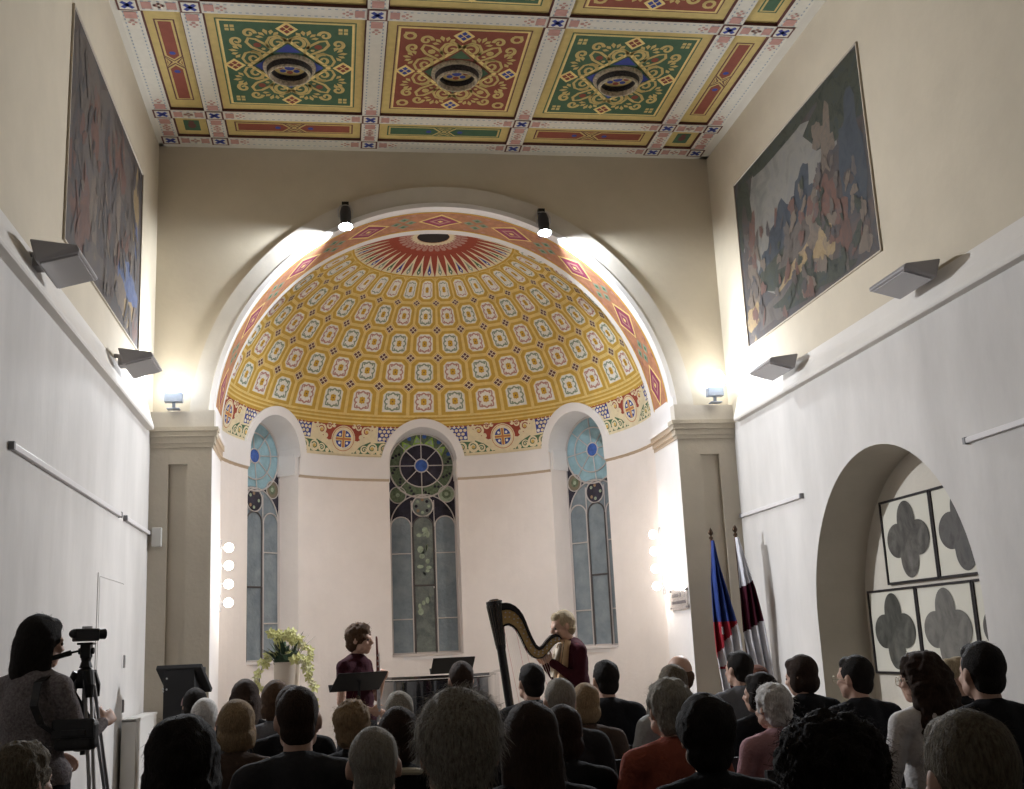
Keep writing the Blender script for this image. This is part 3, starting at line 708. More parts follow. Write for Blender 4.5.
# globe lamps on the arch jambs
def globes(x, sg, lb):
    e = empty('wall_light', (x, DB - .02, 2.3), 0, lb, 'lamp', None)
    b = MB(); b.box(min(0, sg * .025), max(0, sg * .025), -.02, .02, -.36, .36); bevel(b.build('rail', STEEL, e))
    for z in (-.27, -.085, .10, .28):
        b = MB(); b.tube([(sg * .025, 0, z), (sg * .06, 0, z)], .014, 8); st_ = b.build('bulb_holder', STEEL, e)
        b = MB(); b.ball((sg * .095, 0, z), .048); b.build('bulb', EM_WARM, st_, smooth=True)
        light('POINT', 'bulb_light', (x + sg * .25, DB + .04, 2.3 + z), P_BULB, (1.0, .90, .80), e, .05)
globes(CX - HW + .001, 1, 'vertical rail of four glowing globe bulbs, left of the stage'); globes(CX + HW - .001, -1, 'vertical rail of four glowing globe bulbs, right of the stage beside the plaque')
# wedge floodlights above the ledge (switched off)
def wedge(X, sg, y, z, lb):
    e = empty('wall_floodlight', (X, y, z), 0, lb, 'lamp', 'wedge floodlights above the ledge')
    M = Matrix.Translation((sg * .20, 0, .02)) @ Matrix.Rotation(sg * math.radians(-6), 4, 'Y')
    o = [(-.12, -.27, .08), (-.12, .27, .08), (.13, .27, .02), (.13, -.27, .02)]; o2 = [(-.10, -.25, -.05), (-.10, .25, -.05), (.14, .25, -.015), (.14, -.25, -.015)]
    vs = [M @ Vector((sg * p[0], p[1], p[2])) for p in o + o2]
    b = MB(); b.add(vs, [(0, 1, 2, 3), (7, 6, 5, 4), (0, 4, 5, 1), (1, 5, 6, 2), (2, 6, 7, 3), (3, 7, 4, 0)]); bevel(b.build('housing', GREYM, e), .01)
    b = MB(); g = [M @ Vector((sg * p[0], p[1], p[2])) for p in ((-.08, -.22, -.058), (-.08, .22, -.058), (.12, .22, -.026), (.12, -.22, -.026))]; b.prism(g, (0, 0, .01)); b.build('front_glass', mat('flood_glass', (.42, .41, .42), .15, spec=.7), e)
    b = MB(); b.box(min(sg * .04, sg * .10), max(sg * .04, sg * .10), -.06, .06, .0, .07); b.tube([(0, 0, .09), (sg * .05, 0, .085), (sg * .08, 0, .04)], .018, 8); b.build('bracket', GREYM, e)
wedge(XL, 1, 6.45, 3.72, 'grey wedge floodlight on the left wall under the near end of the mural'); wedge(XL, 1, 9.05, 3.80, 'grey wedge floodlight on the left wall beside the lit corner')
wedge(XR, -1, 6.85, 3.80, 'grey wedge floodlight on the right wall under the near end of the mural'); wedge(XR, -1, 9.25, 3.78, 'grey wedge floodlight on the right wall beside the lit corner')

# ------------------------------------------------------------------ things on the walls
def nmat(name, stops, scale, rough=.6, det=8, dist=1.2, wscale=None):
    """noise-driven multi-colour paint"""
    if name in MATS: return MATS[name]
    m = mat(name, stops[0][1], rough, .01, scale); nt = m.node_tree
    n = [x for x in nt.nodes if x.type == 'TEX_NOISE'][0]; n.inputs['Detail'].default_value = det; n.inputs['Distortion'].default_value = dist
    e = [x for x in nt.nodes if x.type == 'VALTORGB'][0].color_ramp
    while len(e.elements) > 1: e.elements.remove(e.elements[-1])
    e.elements[0].position = stops[0][0]; e.elements[0].color = (*stops[0][1], 1)
    for p, c in stops[1:]: q = e.elements.new(p); q.color = (*c, 1)
    return m
def mural(nm, X, sg, y0, y1, z0, z1, base, blobs, lb):
    """canvas fixed to the wall; u runs from the near end (0) to the far end (1), v from bottom to top"""
    e = empty(nm, (X, (y0 + y1) / 2, z0), 0, lb, 'painting', None)
    b = MB(); b.box(min(0, sg * .006), max(0, sg * .006), y0 - (y0 + y1) / 2, y1 - (y0 + y1) / 2, 0, z1 - z0)
    cv = b.build('canvas', base, e)
    rg = random.Random(len(blobs)); b = MB()
    for i, (u, v, ru, rv, rot, mm) in enumerate(blobs):
        n = 26; ph = [rg.uniform(0, 6) for _ in range(4)]; pts = []
        for k in range(n):
            t = 2 * PI * k / n; r = 1 + .16 * sin(3 * t + ph[0]) + .12 * sin(5 * t + ph[1]) + .08 * sin(9 * t + ph[2])
            a, c = ru * r * cos(t), rv * r * sin(t); a, c = a * cos(rot) - c * sin(rot), a * sin(rot) + c * cos(rot)
            a = min(max(u + a, .005), .995); c = min(max(v + c, .005), .995)
            pts.append((sg * (.0062 + .00005 * i), (a - .5) * (y1 - y0), c * (z1 - z0)))
        b.poly(pts, mm)
    b.build('painted_figures', parent=cv, recalc=False)
    fr = MB(); t = .012
    for (a, c, d, f) in ((-.5, .5, -t, 0), (-.5, .5, z1 - z0, z1 - z0 + t)): fr.box(min(0, sg * .016), max(0, sg * .016), a * (y1 - y0), c * (y1 - y0), d, f)
    for yy in (-.5, .5): fr.box(min(0, sg * .016), max(0, sg * .016), yy * (y1 - y0) - t / 2, yy * (y1 - y0) + t / 2, -t, z1 - z0 + t)
    fr.build('border', mat('mural_border', (.50, .44, .36), .8), e)
MUd = nmat('mural_dark', [(.3, (.045, .038, .038)), (.45, (.075, .06, .055)), (.55, (.06, .06, .065)), (.7, (.10, .07, .06))], 3.0)
MUg = nmat('mural_greyblue', [(.3, (.065, .055, .05)), (.5, (.105, .09, .08)), (.65, (.08, .072, .078))], 4)
MUr = nmat('mural_rust', [(.3, (.08, .055, .05)), (.5, (.13, .07, .055)), (.7, (.10, .08, .08))], 6)
MUb = nmat('mural_blue', [(.3, (.05, .06, .12)), (.5, (.07, .10, .20)), (.7, (.14, .15, .18))], 6)
MUc = nmat('mural_flesh', [(.3, (.10, .08, .07)), (.5, (.15, .12, .095)), (.7, (.11, .095, .085))], 7)
MUo = nmat('mural_ochre', [(.3, (.20, .14, .07)), (.5, (.27, .20, .11)), (.7, (.15, .12, .10))], 7)
MUs = nmat('mural_sky', [(.3, (.13, .13, .12)), (.5, (.20, .19, .17)), (.7, (.16, .16, .16))], 3)
MUm = nmat('mural_mountain', [(.3, (.035, .04, .05)), (.5, (.05, .06, .075)), (.7, (.06, .065, .07))], 5)
MUk = nmat('mural_foliage', [(.3, (.02, .025, .025)), (.5, (.05, .055, .04)), (.7, (.035, .045, .05))], 9)
rg = random.Random(3)
bl = [(.2, .6, .2, .4, 0, MUg), (.55, .75, .3, .22, .3, MUg), (.8, .55, .15, .4, 0, MUg), (.15, .25, .12, .2, .2, MUr), (.28, .72, .06, .16, 0, MUr), (.62, .78, .08, .14, .4, MUr), (.45, .68, .04, .22, .1, MUd), (.42, .38, .05, .22, 0, MUd), (.3, .30, .04, .17, .1, MUc), (.55, .48, .045, .22, -.1, MUd), (.62, .5, .03, .2, 0, MUc), (.72, .42, .05, .24, .1, MUd),
      (.9, .72, .05, .2, 0, MUo), (.92, .52, .022, .16, 0, MUb), (.74, .28, .12, .1, .4, MUb), (.86, .24, .09, .1, 0, MUb), (.8, .12, .12, .07, .2, MUo), (.68, .16, .09, .08, -.3, MUc), (.93, .1, .04, .09, 0, MUr), (.5, .14, .12, .09, 0, MUd), (.35, .1, .14, .07, .3, MUg), (.1, .5, .06, .3, 0, MUd)]
for k in range(110): bl.append((rg.random() * .9 + .05, rg.random() * .9 + .05, rg.uniform(.006, .02), rg.uniform(.02, .08), rg.uniform(-.5, .5), rg.choice([MUd, MUr, MUg, MUc, MUd, MUg])))
mural('mural', XL, 1, 7.22, 10.06, 4.20, 5.88, MUd, bl, 'dark figurative mural in greys and reds with a blue patch, on the left wall')
bl = [(.55, .72, .36, .3, 0, MUs), (.7, .5, .25, .3, 0, MUs), (.45, .50, .08, .2, .2, MUm), (.55, .46, .1, .18, -.2, MUm), (.66, .42, .1, .14, .1, MUm), (.75, .36, .1, .1, 0, MUm), (.6, .30, .24, .12, -.1, MUk), (.5, .35, .16, .09, 0, MUg), (.15, .85, .2, .2, 0, MUk), (.93, .8, .07, .25, 0, MUk), (.5, .97, .5, .05, 0, MUk),
      (.55, .22, .2, .05, -.5, MUo), (.25, .62, .05, .24, .1, MUc), (.30, .78, .04, .07, 0, MUc), (.22, .50, .09, .14, 0, MUd), (.10, .5, .08, .3, 0, MUm), (.28, .42, .06, .12, .2, MUr), (.38, .40, .05, .1, 0, MUc), (.40, .47, .025, .05, 0, MUr), (.33, .24, .11, .12, 0, MUc), (.33, .23, .07, .09, 0, MUo), (.2, .24, .05, .13, 0, MUr), (.1, .16, .05, .1, 0, MUd), (.92, .45, .06, .32, 0, MUd), (.88, .55, .035, .18, .1, MUr), (.9, .32, .05, .18, 0, MUc), (.93, .12, .06, .1, 0, MUo), (.7, .1, .22, .07, -.1, MUg), (.45, .09, .28, .07, .1, MUk), (.08, .09, .04, .06, 0, MUc)]
for k in range(110): bl.append((rg.random() * .9 + .05, rg.random() * .6 + .03, rg.uniform(.008, .025), rg.uniform(.02, .06), rg.uniform(-.5, .5), rg.choice([MUd, MUk, MUg, MUc, MUr])))
mural('mural', XR, -1, 7.46, 10.26, 4.27, 5.98, MUd, bl, 'dark mural of figures before blue mountains, on the right wall')

for X, sg, y0, y1, lb in ((XL, 1, 6.27, 9.43, 'long thin picture rail on the left wall'), (XL, 1, 9.66, 10.88, 'short picture rail beyond the long one on the left wall'), (XR, -1, 9.35, 10.86, 'thin picture rail on the right wall between niche and flags'), (XR, -1, 5.0, 6.67, 'thin picture rail on the right wall at the near side of the niche')):
    e = empty('picture_rail', (X, (y0 + y1) / 2, 2.66), 0, lb, 'rail', None); L = (y1 - y0) / 2
    b = MB(); b.box(min(0, sg * .028), max(0, sg * .028), -L, L, -.018, .018); bevel(b.build('rail', mat('rail_white', (.66, .64, .64), .5), e), .004)
    for yy in (-L, L): b = MB(); b.box(min(0, sg * .032), max(0, sg * .032), yy - .015, yy + .015, -.022, .022); b.build('end_cap', mat('rail_cap', (.22, .22, .23), .5), e)
b = MB(); b.box(-.045, .045, -.05, 0, -.09, .09); o = bevel(b.build('wall_box', mat('box_white', (.60, .59, .56), .5)), .008); o.location = (-1.635, D - .09, 2.62); tag(o, 'small pale plastic box high on the left pilaster', 'wall box')
# flush door in the left wall
b = MB(); b.box(XL, XL + .008, 8.75, 9.72, FL, 2.12, M_LOW); dr = struct(b.build('door_1'))
b = MB(); b.box(XL, XL + .006, 8.70, 8.74, FL, 2.15, M_LOW); b.box(XL, XL + .006, 9.73, 9.77, FL, 2.15, M_LOW); b.box(XL, XL + .006, 8.74, 9.73, 2.125, 2.15, M_LOW); b.build('door_frame', parent=dr)
b = MB()
for z in (1.15, 1.5, .5): b.tube([(XL + .025, 9.74, z - .05), (XL + .025, 9.74, z + .05)], .01, 8)
b.build('hinge', STEEL, dr)
b = MB(); b.tube([(XL + .015, 8.83, 1.05), (XL + .06, 8.83, 1.05), (XL + .06, 8.94, 1.05)], .009, 8); b.build('door_handle', STEEL, dr)
# radiator
e = empty('radiator', (XL + .02, 10.2, FL), 0, 'white panel radiator low on the left wall', 'radiator'); RW = mat('radiator_white', (.72, .71, .68), .4)
b = MB(); b.box(.02, .04, -.55, .55, .15, .99); b.box(.10, .12, -.55, .55, .15, .99)
for k in range(30): b.box(.04, .10, -.52 + k * .036, -.515 + k * .036, .18, .96)
bevel(b.build('panel', RW, e), .004)
b = MB(); b.box(.015, .125, -.56, .56, .98, 1.0); b.box(.015, .125, -.56, -.55, .15, .99); b.build('cover', RW, e)
b = MB(); b.tube([(.07, .55, .95), (.07, .62, .95), (.07, .62, .0)], .012, 8); b.tube([(.07, .62, .95), (.07, .70, .95)], .02, 10); b.build('valve', STEEL, e)
for y in (-.4, .37): b = MB(); b.box(-.018, .06, y, y + .03, .3, .34); b.box(.03, .06, y, y + .03, 0, .34); b.build('bracket', RW, e)

# framed quatrefoil prints in the niche
PR = [nmat('print_%s' % k, [(.3, c0), (.5, c1), (.7, c2)], 5, .6) for k, c0, c1, c2 in (('a', (.035, .032, .03), (.09, .085, .075), (.15, .14, .13)), ('b', (.05, .045, .045), (.10, .095, .09), (.07, .07, .07)), ('c', (.03, .03, .025), (.07, .07, .06), (.12, .115, .10)), ('d', (.09, .085, .08), (.15, .145, .13), (.20, .19, .17)))]
MATW = mat('print_mat', (.62, .60, .52), .7); FRB = mat('frame_black', (.02, .018, .02), .4)
XN = XR + ND
def quat(e, yc, zc, hw, hh, im):
    pts = []
    for k in range(96):
        t = 2 * PI * k / 96; dx, dy = cos(t), sin(t); best = 0
        for cu, cv, ru, rv in ((.42, 0, .44, .42), (-.42, 0, .44, .42), (0, .46, .36, .47), (0, -.46, .36, .47)):
            A, B, C_ = (dx / ru) ** 2 + (dy / rv) ** 2, -2 * (dx * cu / ru ** 2 + dy * cv / rv ** 2), (cu / ru) ** 2 + (cv / rv) ** 2 - 1
            q2 = B * B - 4 * A * C_
            if q2 > 0: best = max(best, (-B + math.sqrt(q2)) / (2 * A))
        pts.append((best * dx * hw, best * dy * hh))
    b = MB(); b.poly([(-.022, yc + p[0], zc + p[1]) for p in pts]); return b.build('print', im, e, recalc=False)
pos = [(8.40, 2.175, 0, 'top left'), (7.58, 2.175, 1, 'top right'), (8.79, 1.46, 2, 'bottom left'), (7.97, 1.46, 3, 'bottom middle'), (7.15, 1.46, 1, 'bottom right')]
for (y, z, k, w) in pos:
    e = empty('framed_print', (XN, y, z), 0, 'black framed quatrefoil print, %s of the five in the wall niche' % w, 'picture', 'quatrefoil prints in the niche'); hw, hh = .395, .33
    if w in ('top right',): e['label'] = 'black framed quatrefoil print, top right of the five in the wall niche'
    b = MB(); b.box(-.018, 0, -hw, hw, -hh, hh); b.build('mat_board', MATW, e)
    b = MB(); t = .012
    for (a0, a1, c0, c1) in ((-hw - t, hw + t, hh - t / 2, hh + t), (-hw - t, hw + t, -hh - t, -hh + t / 2), (-hw - t, -hw + t / 2, -hh, hh), (hw - t / 2, hw + t, -hh, hh)): b.box(-.03, 0, a0, a1, c0, c1)
    b.build('frame', FRB, e); quat(e, 0, 0, hw, hh, PR[k])

# acrylic plaque with two lines of small lettering on the right jamb
e = empty('plaque', (CX + HW - .001, 11.22, 1.87), 0, 'clear acrylic plaque with two lines of dark lettering on the right arch jamb', 'sign')
b = MB(); b.box(-.025, -.020, -.30, .30, -.11, .11); b.build('plate', mat('acrylic', (.80, .76, .74), .15, trans=.75, spec=.5), e)
for y in (-.27, .27):
    for z in (-.085, .085): b = MB(); b.tube([(0, y, z), (-.034, y, z)], .010, 10); b.build('standoff', mat('standoff_dark', (.20, .18, .18), .4, metal=.6), e)
b = MB(); rg = random.Random(11); TX = mat('lettering_dark', (.10, .09, .12), .6)
def glyphs(y0, y1, z, h):
    y = y0
    while y < y1:
        w = rg.uniform(.012, .02); b.box(-.0268, -.0255, y, y + .005, z, z + h)
        for q in range(rg.choice([1, 2])): zz = z + rg.choice([0, h * .45, h - .005]); b.box(-.0268, -.0255, y, y + w, zz, zz + .006)
        y += w + .006
glyphs(.0, .20, .02, .030); glyphs(-.10, -.05, .02, .035); glyphs(-.24, .24, -.05, .028); b.build('lettering', TX, e)

# ------------------------------------------------------------------ people: one smooth skin each, clothes and hair as parts
def caps(b, p, q, r0, r1, n=14):
    p, q = Vector(p), Vector(q); b.ball(p, r0, nu=n, nv=8); b.ball(q, r1, nu=n, nv=8)
    if (q - p).length > 1e-4: b.tube([p, q], [r0, r1], n)
def ell(b, c, r, M=None, n=18): b.ball(c, r, nu=n, nv=12, M=M)
def fuse(b, vox, name, m, parent=None, smooth=4, disp=0, dscale=20, shrink=None):
    me = bpy.data.meshes.new(name); me.from_pydata([tuple(v) for v in b.v], [], b.f); me.materials.append(m)
    o = bpy.data.objects.new(name, me); COL.objects.link(o)
    md = o.modifiers.new('r', 'REMESH'); md.mode = 'VOXEL'; md.voxel_size = vox; md.use_smooth_shade = True
    if smooth: s_ = o.modifiers.new('s', 'SMOOTH'); s_.iterations = smooth; s_.factor = .5
    dg = bpy.context.evaluated_depsgraph_get(); ne = bpy.data.meshes.new_from_object(o.evaluated_get(dg)); ne.name = name
    bpy.data.objects.remove(o); bpy.data.meshes.remove(me)
    if disp:
        for v in ne.vertices:
            p = v.co * dscale; d = noise.noise(p) + .5 * noise.noise(p * 2.3); v.co += v.normal * d * disp
    ne.materials.clear(); ne.materials.append(m)
    ne.polygons.foreach_set('use_smooth', [True] * len(ne.polygons))
    o = bpy.data.objects.new(name, ne); link(o, parent); return o
def RZ(a): return Matrix.Rotation(a, 4, 'Z')
SKIN = mat('skin', (.52, .33, .25), .55, .06, 12, .05, 60)
def head_prims(b, c, R, fem=False, chin=0):
    T = lambda p: Vector(c) + (R @ Vector(p)); Mr = R.to_3x3().to_4x4()
    ell(b, T((0, -.008, .022)), (.074, .094, .092), Mr); ell(b, T((0, .030, -.035)), (.056, .062, .075), Mr); ell(b, T((0, .055, -.088)), (.032, .032, .026), Mr)
    ell(b, T((0, .078, .012)), (.048, .018, .018), Mr)                       # brow
    for s_ in (-1, 1):
        ell(b, T((s_ * .038, .068, -.030)), (.022, .020, .020), Mr); ell(b, T((s_ * .048, .03, -.065)), (.018, .035, .03), Mr)
        Me = Mr @ Matrix.Rotation(s_ * .35, 4, 'Z'); ell(b, T((s_ * .078, -.005, -.012)), (.009, .019, .031), Me)
    caps(b, T((0, .088, .008)), T((0, .108, -.028)), .009, .012); ell(b, T((0, .104, -.030)), (.016, .012, .010), Mr)
    ell(b, T((0, .090, -.058)), (.022, .010, .007), Mr); ell(b, T((0, .086, -.070)), (.019, .010, .007), Mr)
def hand_prims(b, w, d, side, curl=.5, up=Vector((0, 0, 1)), s=1):
    """palm with five separate bent fingers; w wrist, d forearm direction, side = towards the thumb"""
    w, d = Vector(w), Vector(d).normalized(); side = Vector(side); side = (side - d * side.dot(d)).normalized(); nrm = d.cross(side).normalized()
    if nrm.dot(up) > 0: nrm = -nrm                # nrm points to the palm side
    Mr = Matrix((side, d, nrm)).transposed().to_4x4()
    ell(b, w + d * .045 * s, (.036 * s, .048 * s, .015 * s), Mr)
    for k, (o_, l) in enumerate(((.026, .070), (.009, .080), (-.009, .074), (-.026, .058))):
        p = w + d * .082 * s + side * o_ * s; a = curl
        q = p + (d * cos(a * .4) + nrm * sin(a * .4)) * l * .45 * s; r = q + (d * cos(a * 1.2) + nrm * sin(a * 1.2)) * l * .32 * s; t = r + (d * cos(a * 2) + nrm * sin(a * 2)) * l * .26 * s
        b.tube([w + d * .05 * s + side * o_ * s, p, q, r, t], [.009 * s, .0088 * s, .0082 * s, .0075 * s, .006 * s], 8); b.ball(t, .006 * s, nu=8, nv=6)
    p = w + d * .02 * s + side * .028 * s; q = p + (d * .6 + side * .7 + nrm * .2) * .034 * s; r = q + (d * .85 + side * .3 + nrm * .4) * .03 * s; t = r + (d * .9 + nrm * .4) * .022 * s
    b.tube([p, q, r, t], [.012 * s, .0105 * s, .009 * s, .007 * s], 8); b.ball(t, .007 * s, nu=8, nv=6)
def figure(pose, fem):
    """pose: dict of joints. returns MBs: skin, top, bottoms, shoes"""
    J = {k: Vector(v) for k, v in pose.items() if k not in ('R', 'sleeve', 'handcurl', 'thumb')}
    R = pose.get('R', RZ(0)); sk, tp, bt = MB(), MB(), MB(); sh = []; w = .92 if fem else 1
    head_prims(sk, J['head'], R, fem); caps(sk, J['head'] + Vector((0, -.012, -.05)), J['neck'] + Vector((0, 0, -.03)), .050 * w, .056 * w)
    nb = J['neck']; cl, cr = J['shl'], J['shr']; hip = J['hip']; ax = (cr - cl).normalized(); up = (nb - hip).normalized(); fw = up.cross(ax).normalized() * -1
    fw = ax.cross(up) * -1 if ax.cross(up).y < 0 and pose.get('face', 1) else ax.cross(up)
    Mr = Matrix((ax, ax.cross(up).normalized() * -1, up)).transposed().to_4x4()
    for (bb, g) in ((sk, 0), (tp, .016)):
        caps(bb, cl.lerp(nb, .12) - up * .0, cr.lerp(nb, .12), .050 * w + g, .050 * w + g); caps(bb, nb - up * .01, nb - up * .06, .055 + g * .5, .10 + g); 
        if g: caps(bb, cl.lerp(nb, .05), nb + up * -.005, .055 + g * .6, .050 + g * .5); caps(bb, cr.lerp(nb, .05), nb + up * -.005, .055 + g * .6, .050 + g * .5)
        ell(bb, nb.lerp(hip, .33), (.155 * w + g, .105 + g, .185), Mr); ell(bb, nb.lerp(hip, .62), (.142 * w + g, .108 + g, .16), Mr)
        if fem: ell(bb, nb.lerp(hip, .36) + (J['front'] if 'front' in J else Vector((0, .06, 0))), (.12, .06 + g, .065), Mr)
        ell(bb, hip + up * .05, (.165 + g, .125 + g, .12), Mr)
    ell(bt, hip, (.178, .14, .125), Mr); ell(sk, hip, (.15, .11, .1), Mr)
    for s_ in ('l', 'r'):
        S_, E_, W_ = J['sh' + s_], J['el' + s_], J['wr' + s_]
        caps(sk, S_, E_, .043 * w, .036 * w); caps(sk, E_, W_, .036 * w, .025 * w)
        fr = pose.get('sleeve', 1.0)
        if fr >= 1: caps(tp, S_, E_, .062 * w, .050 * w); caps(tp, E_, E_.lerp(W_, .93), .050 * w, .037 * w)
        else: caps(tp, S_, S_.lerp(E_, fr), .060 * w, .055 * w)
        th = J['th' + s_] if 'th' + s_ in J else (Vector((1, .3, .2)) if s_ == 'l' else Vector((-1, .3, .2)))
        hand_prims(sk, W_, W_ - E_, th, pose.get('handcurl', .6))
        K, A = J['kn' + s_], J['an' + s_]; H_ = hip + ax * (.085 if s_ == 'r' else -.085)
        caps(sk, H_, K, .07, .045); caps(sk, K, A, .045, .032); caps(bt, H_, K, .092, .065); caps(bt, K, K.lerp(A, .95), .065, .05)
        f = J['toe'] if 'toe' in J else Vector((0, 1, 0))
        caps(sk, A, A + f * .13 + Vector((0, 0, -.045)), .035, .025); sh.append(MB()); caps(sh[-1], A + Vector((0, 0, -.045)), A + f * .16 + Vector((0, 0, -.052)), .043, .036)
    return sk, tp, bt, sh
SEAT = dict(head=(0, .025, 1.195), neck=(0, -.02, 1.045), shl=(-.175, -.03, .99), shr=(.175, -.03, .99), hip=(0, .02, .56), ell=(-.235, .0, .73), elr=(.235, .0, .73), wrl=(-.12, .22, .645), wrr=(.12, .22, .645), knl=(-.12, .47, .53), knr=(.12, .47, .53), anl=(-.12, .44, .14), anr=(.12, .44, .14))
HAIRM = {}
def hairmat(nm, c, c2=None, k=.55):
    return mat('hair_' + nm, c, .75, 1, 60, .6, 90, spec=.15, alt=c2 or tuple(x * k for x in c), stretch=(3, 3, .6))
HM = dict(black=hairmat('black', (.018, .014, .012)), dark=hairmat('dark_brown', (.045, .026, .018)), brown=hairmat('brown', (.11, .062, .035)), red=hairmat('reddish', (.13, .045, .025)), blond=hairmat('dark_blond', (.36, .25, .14)), fair=hairmat('fair', (.50, .40, .26)), grey=hairmat('grey', (.38, .35, .30)), grizzled=hairmat('grizzled_brown', (.20, .17, .12), (.07, .055, .04)), white=hairmat('white', (.80, .78, .76)), salt=hairmat('salt_and_pepper', (.50, .46, .39), (.15, .125, .10)))
def hair_prims(b, style):
    E = lambda c, r, M=None: ell(b, Vector(c), r, M)
    if style == 'wispy':
        E((0, -.020, .034), (.098, .108, .098)); E((0, -.045, -.030), (.072, .058, .055)); E((0, .035, .075), (.06, .05, .045))
    if style == 'thick':
        E((0, -.022, .032), (.099, .110, .104)); E((0, -.048, -.050), (.078, .060, .066)); E((0, .035, .072), (.06, .05, .046))
    if style in ('short', 'crop', 'tousled'):
        g = {'short': .0, 'crop': -.004, 'tousled': .010}[style]
        E((0, -.020, .028), (.081 + g, .096 + g, .094 + g)); E((0, -.045, -.035), (.068 + g, .056 + g, .060 + g)); E((0, .035, .070), (.055 + g, .045, .045 + g))
    if style == 'bald':
        E((0, -.030, -.012), (.0795, .085, .058)); E((0, -.045, -.045), (.066, .055, .045))
    if style in ('bob', 'bushy'):
        g = 0 if style == 'bob' else .014
        E((0, -.018, .032), (.088 + g, .100 + g, .098 + g)); E((0, -.035, -.045), (.088 + g, .072 + g, .070 + g * .6)); E((0, .04, .075), (.06, .045, .042))
        for s_ in (-1, 1): E((s_ * .066, .008, -.035), (.025 + g, .045, .065))
    if style == 'long':
        E((0, -.018, .032), (.090, .102, .098)); E((0, .04, .075), (.06, .045, .042)); caps(b, (0, -.045, -.02), (0, -.075, -.24), .090, .085); caps(b, (0, -.075, -.22), (0, -.08, -.32), .085, .05)
        for s_ in (-1, 1): caps(b, (s_ * .07, -.005, 0), (s_ * .075, -.04, -.2), .032, .04)
    if style == 'shoulder':
        E((0, -.018, .032), (.090, .102, .098)); E((0, .04, .075), (.06, .045, .042)); caps(b, (0, -.045, -.02), (0, -.06, -.13), .088, .075); caps(b, (0, -.06, -.12), (-.02, -.075, -.19), .07, .035)
        for s_ in (-1, 1): caps(b, (s_ * .068, -.005, 0), (s_ * .072, -.02, -.12), .03, .034)
    if style == 'curls':
        E((0, -.018, .035), (.098, .110, .10)); E((0, .03, .075), (.07, .055, .05)); caps(b, (0, -.06, -.02), (0, -.085, -.26), .105, .12)
        for s_ in (-1, 1): caps(b, (s_ * .07, -.015, 0), (s_ * .10, -.05, -.22), .04, .055)
    if style == 'afro':
        E((0, -.03, .02), (.145, .135, .125)); E((0, -.045, -.075), (.135, .105, .085)); E((0, .03, .07), (.09, .06, .06))
def fibers(src, n, ln, m, parent, comb=(0, -.3, -1), lift=.35, seed=1, wid=.0007, curl=0):
    rg = random.Random(seed); me = src.data; b = MB(); np_ = len(me.polygons)
    for i in range(n):
        p = me.polygons[rg.randrange(np_)]; N = p.normal; c = p.center.copy(); cb = Vector(comb); t = (cb - N * cb.dot(N)); t = t.normalized() if t.length > .05 else Vector((1, 0, 0))
        d = (t * (1 - lift) + N * lift + Vector((rg.gauss(0, .2), rg.gauss(0, .2), rg.gauss(0, .2)))).normalized(); L = ln * rg.uniform(.4, 1.1)
        s_ = d.cross(N); s_ = s_.normalized() * wid if s_.length > .01 else Vector((wid, 0, 0))
        q = c + d * L * .5 + Vector((rg.gauss(0, curl), rg.gauss(0, curl), rg.gauss(0, curl))); e = q + (d * .7 + Vector((0, 0, -.35)) + Vector((rg.gauss(0, .3), rg.gauss(0, .3), rg.gauss(0, .3))) * (1 + curl * 40)).normalized() * L * .5
        k = len(b.v); b.v += [tuple(c - s_), tuple(c + s_), tuple(q + s_), tuple(q - s_), tuple(e)]; b.f += [(k, k + 1, k + 2, k + 3), (k + 3, k + 2, k + 4)]; b.m += [0, 0]
    o = b.build('loose_hair', m, parent, recalc=False); o['kind'] = 'stuff'; return o
CACHE = {}
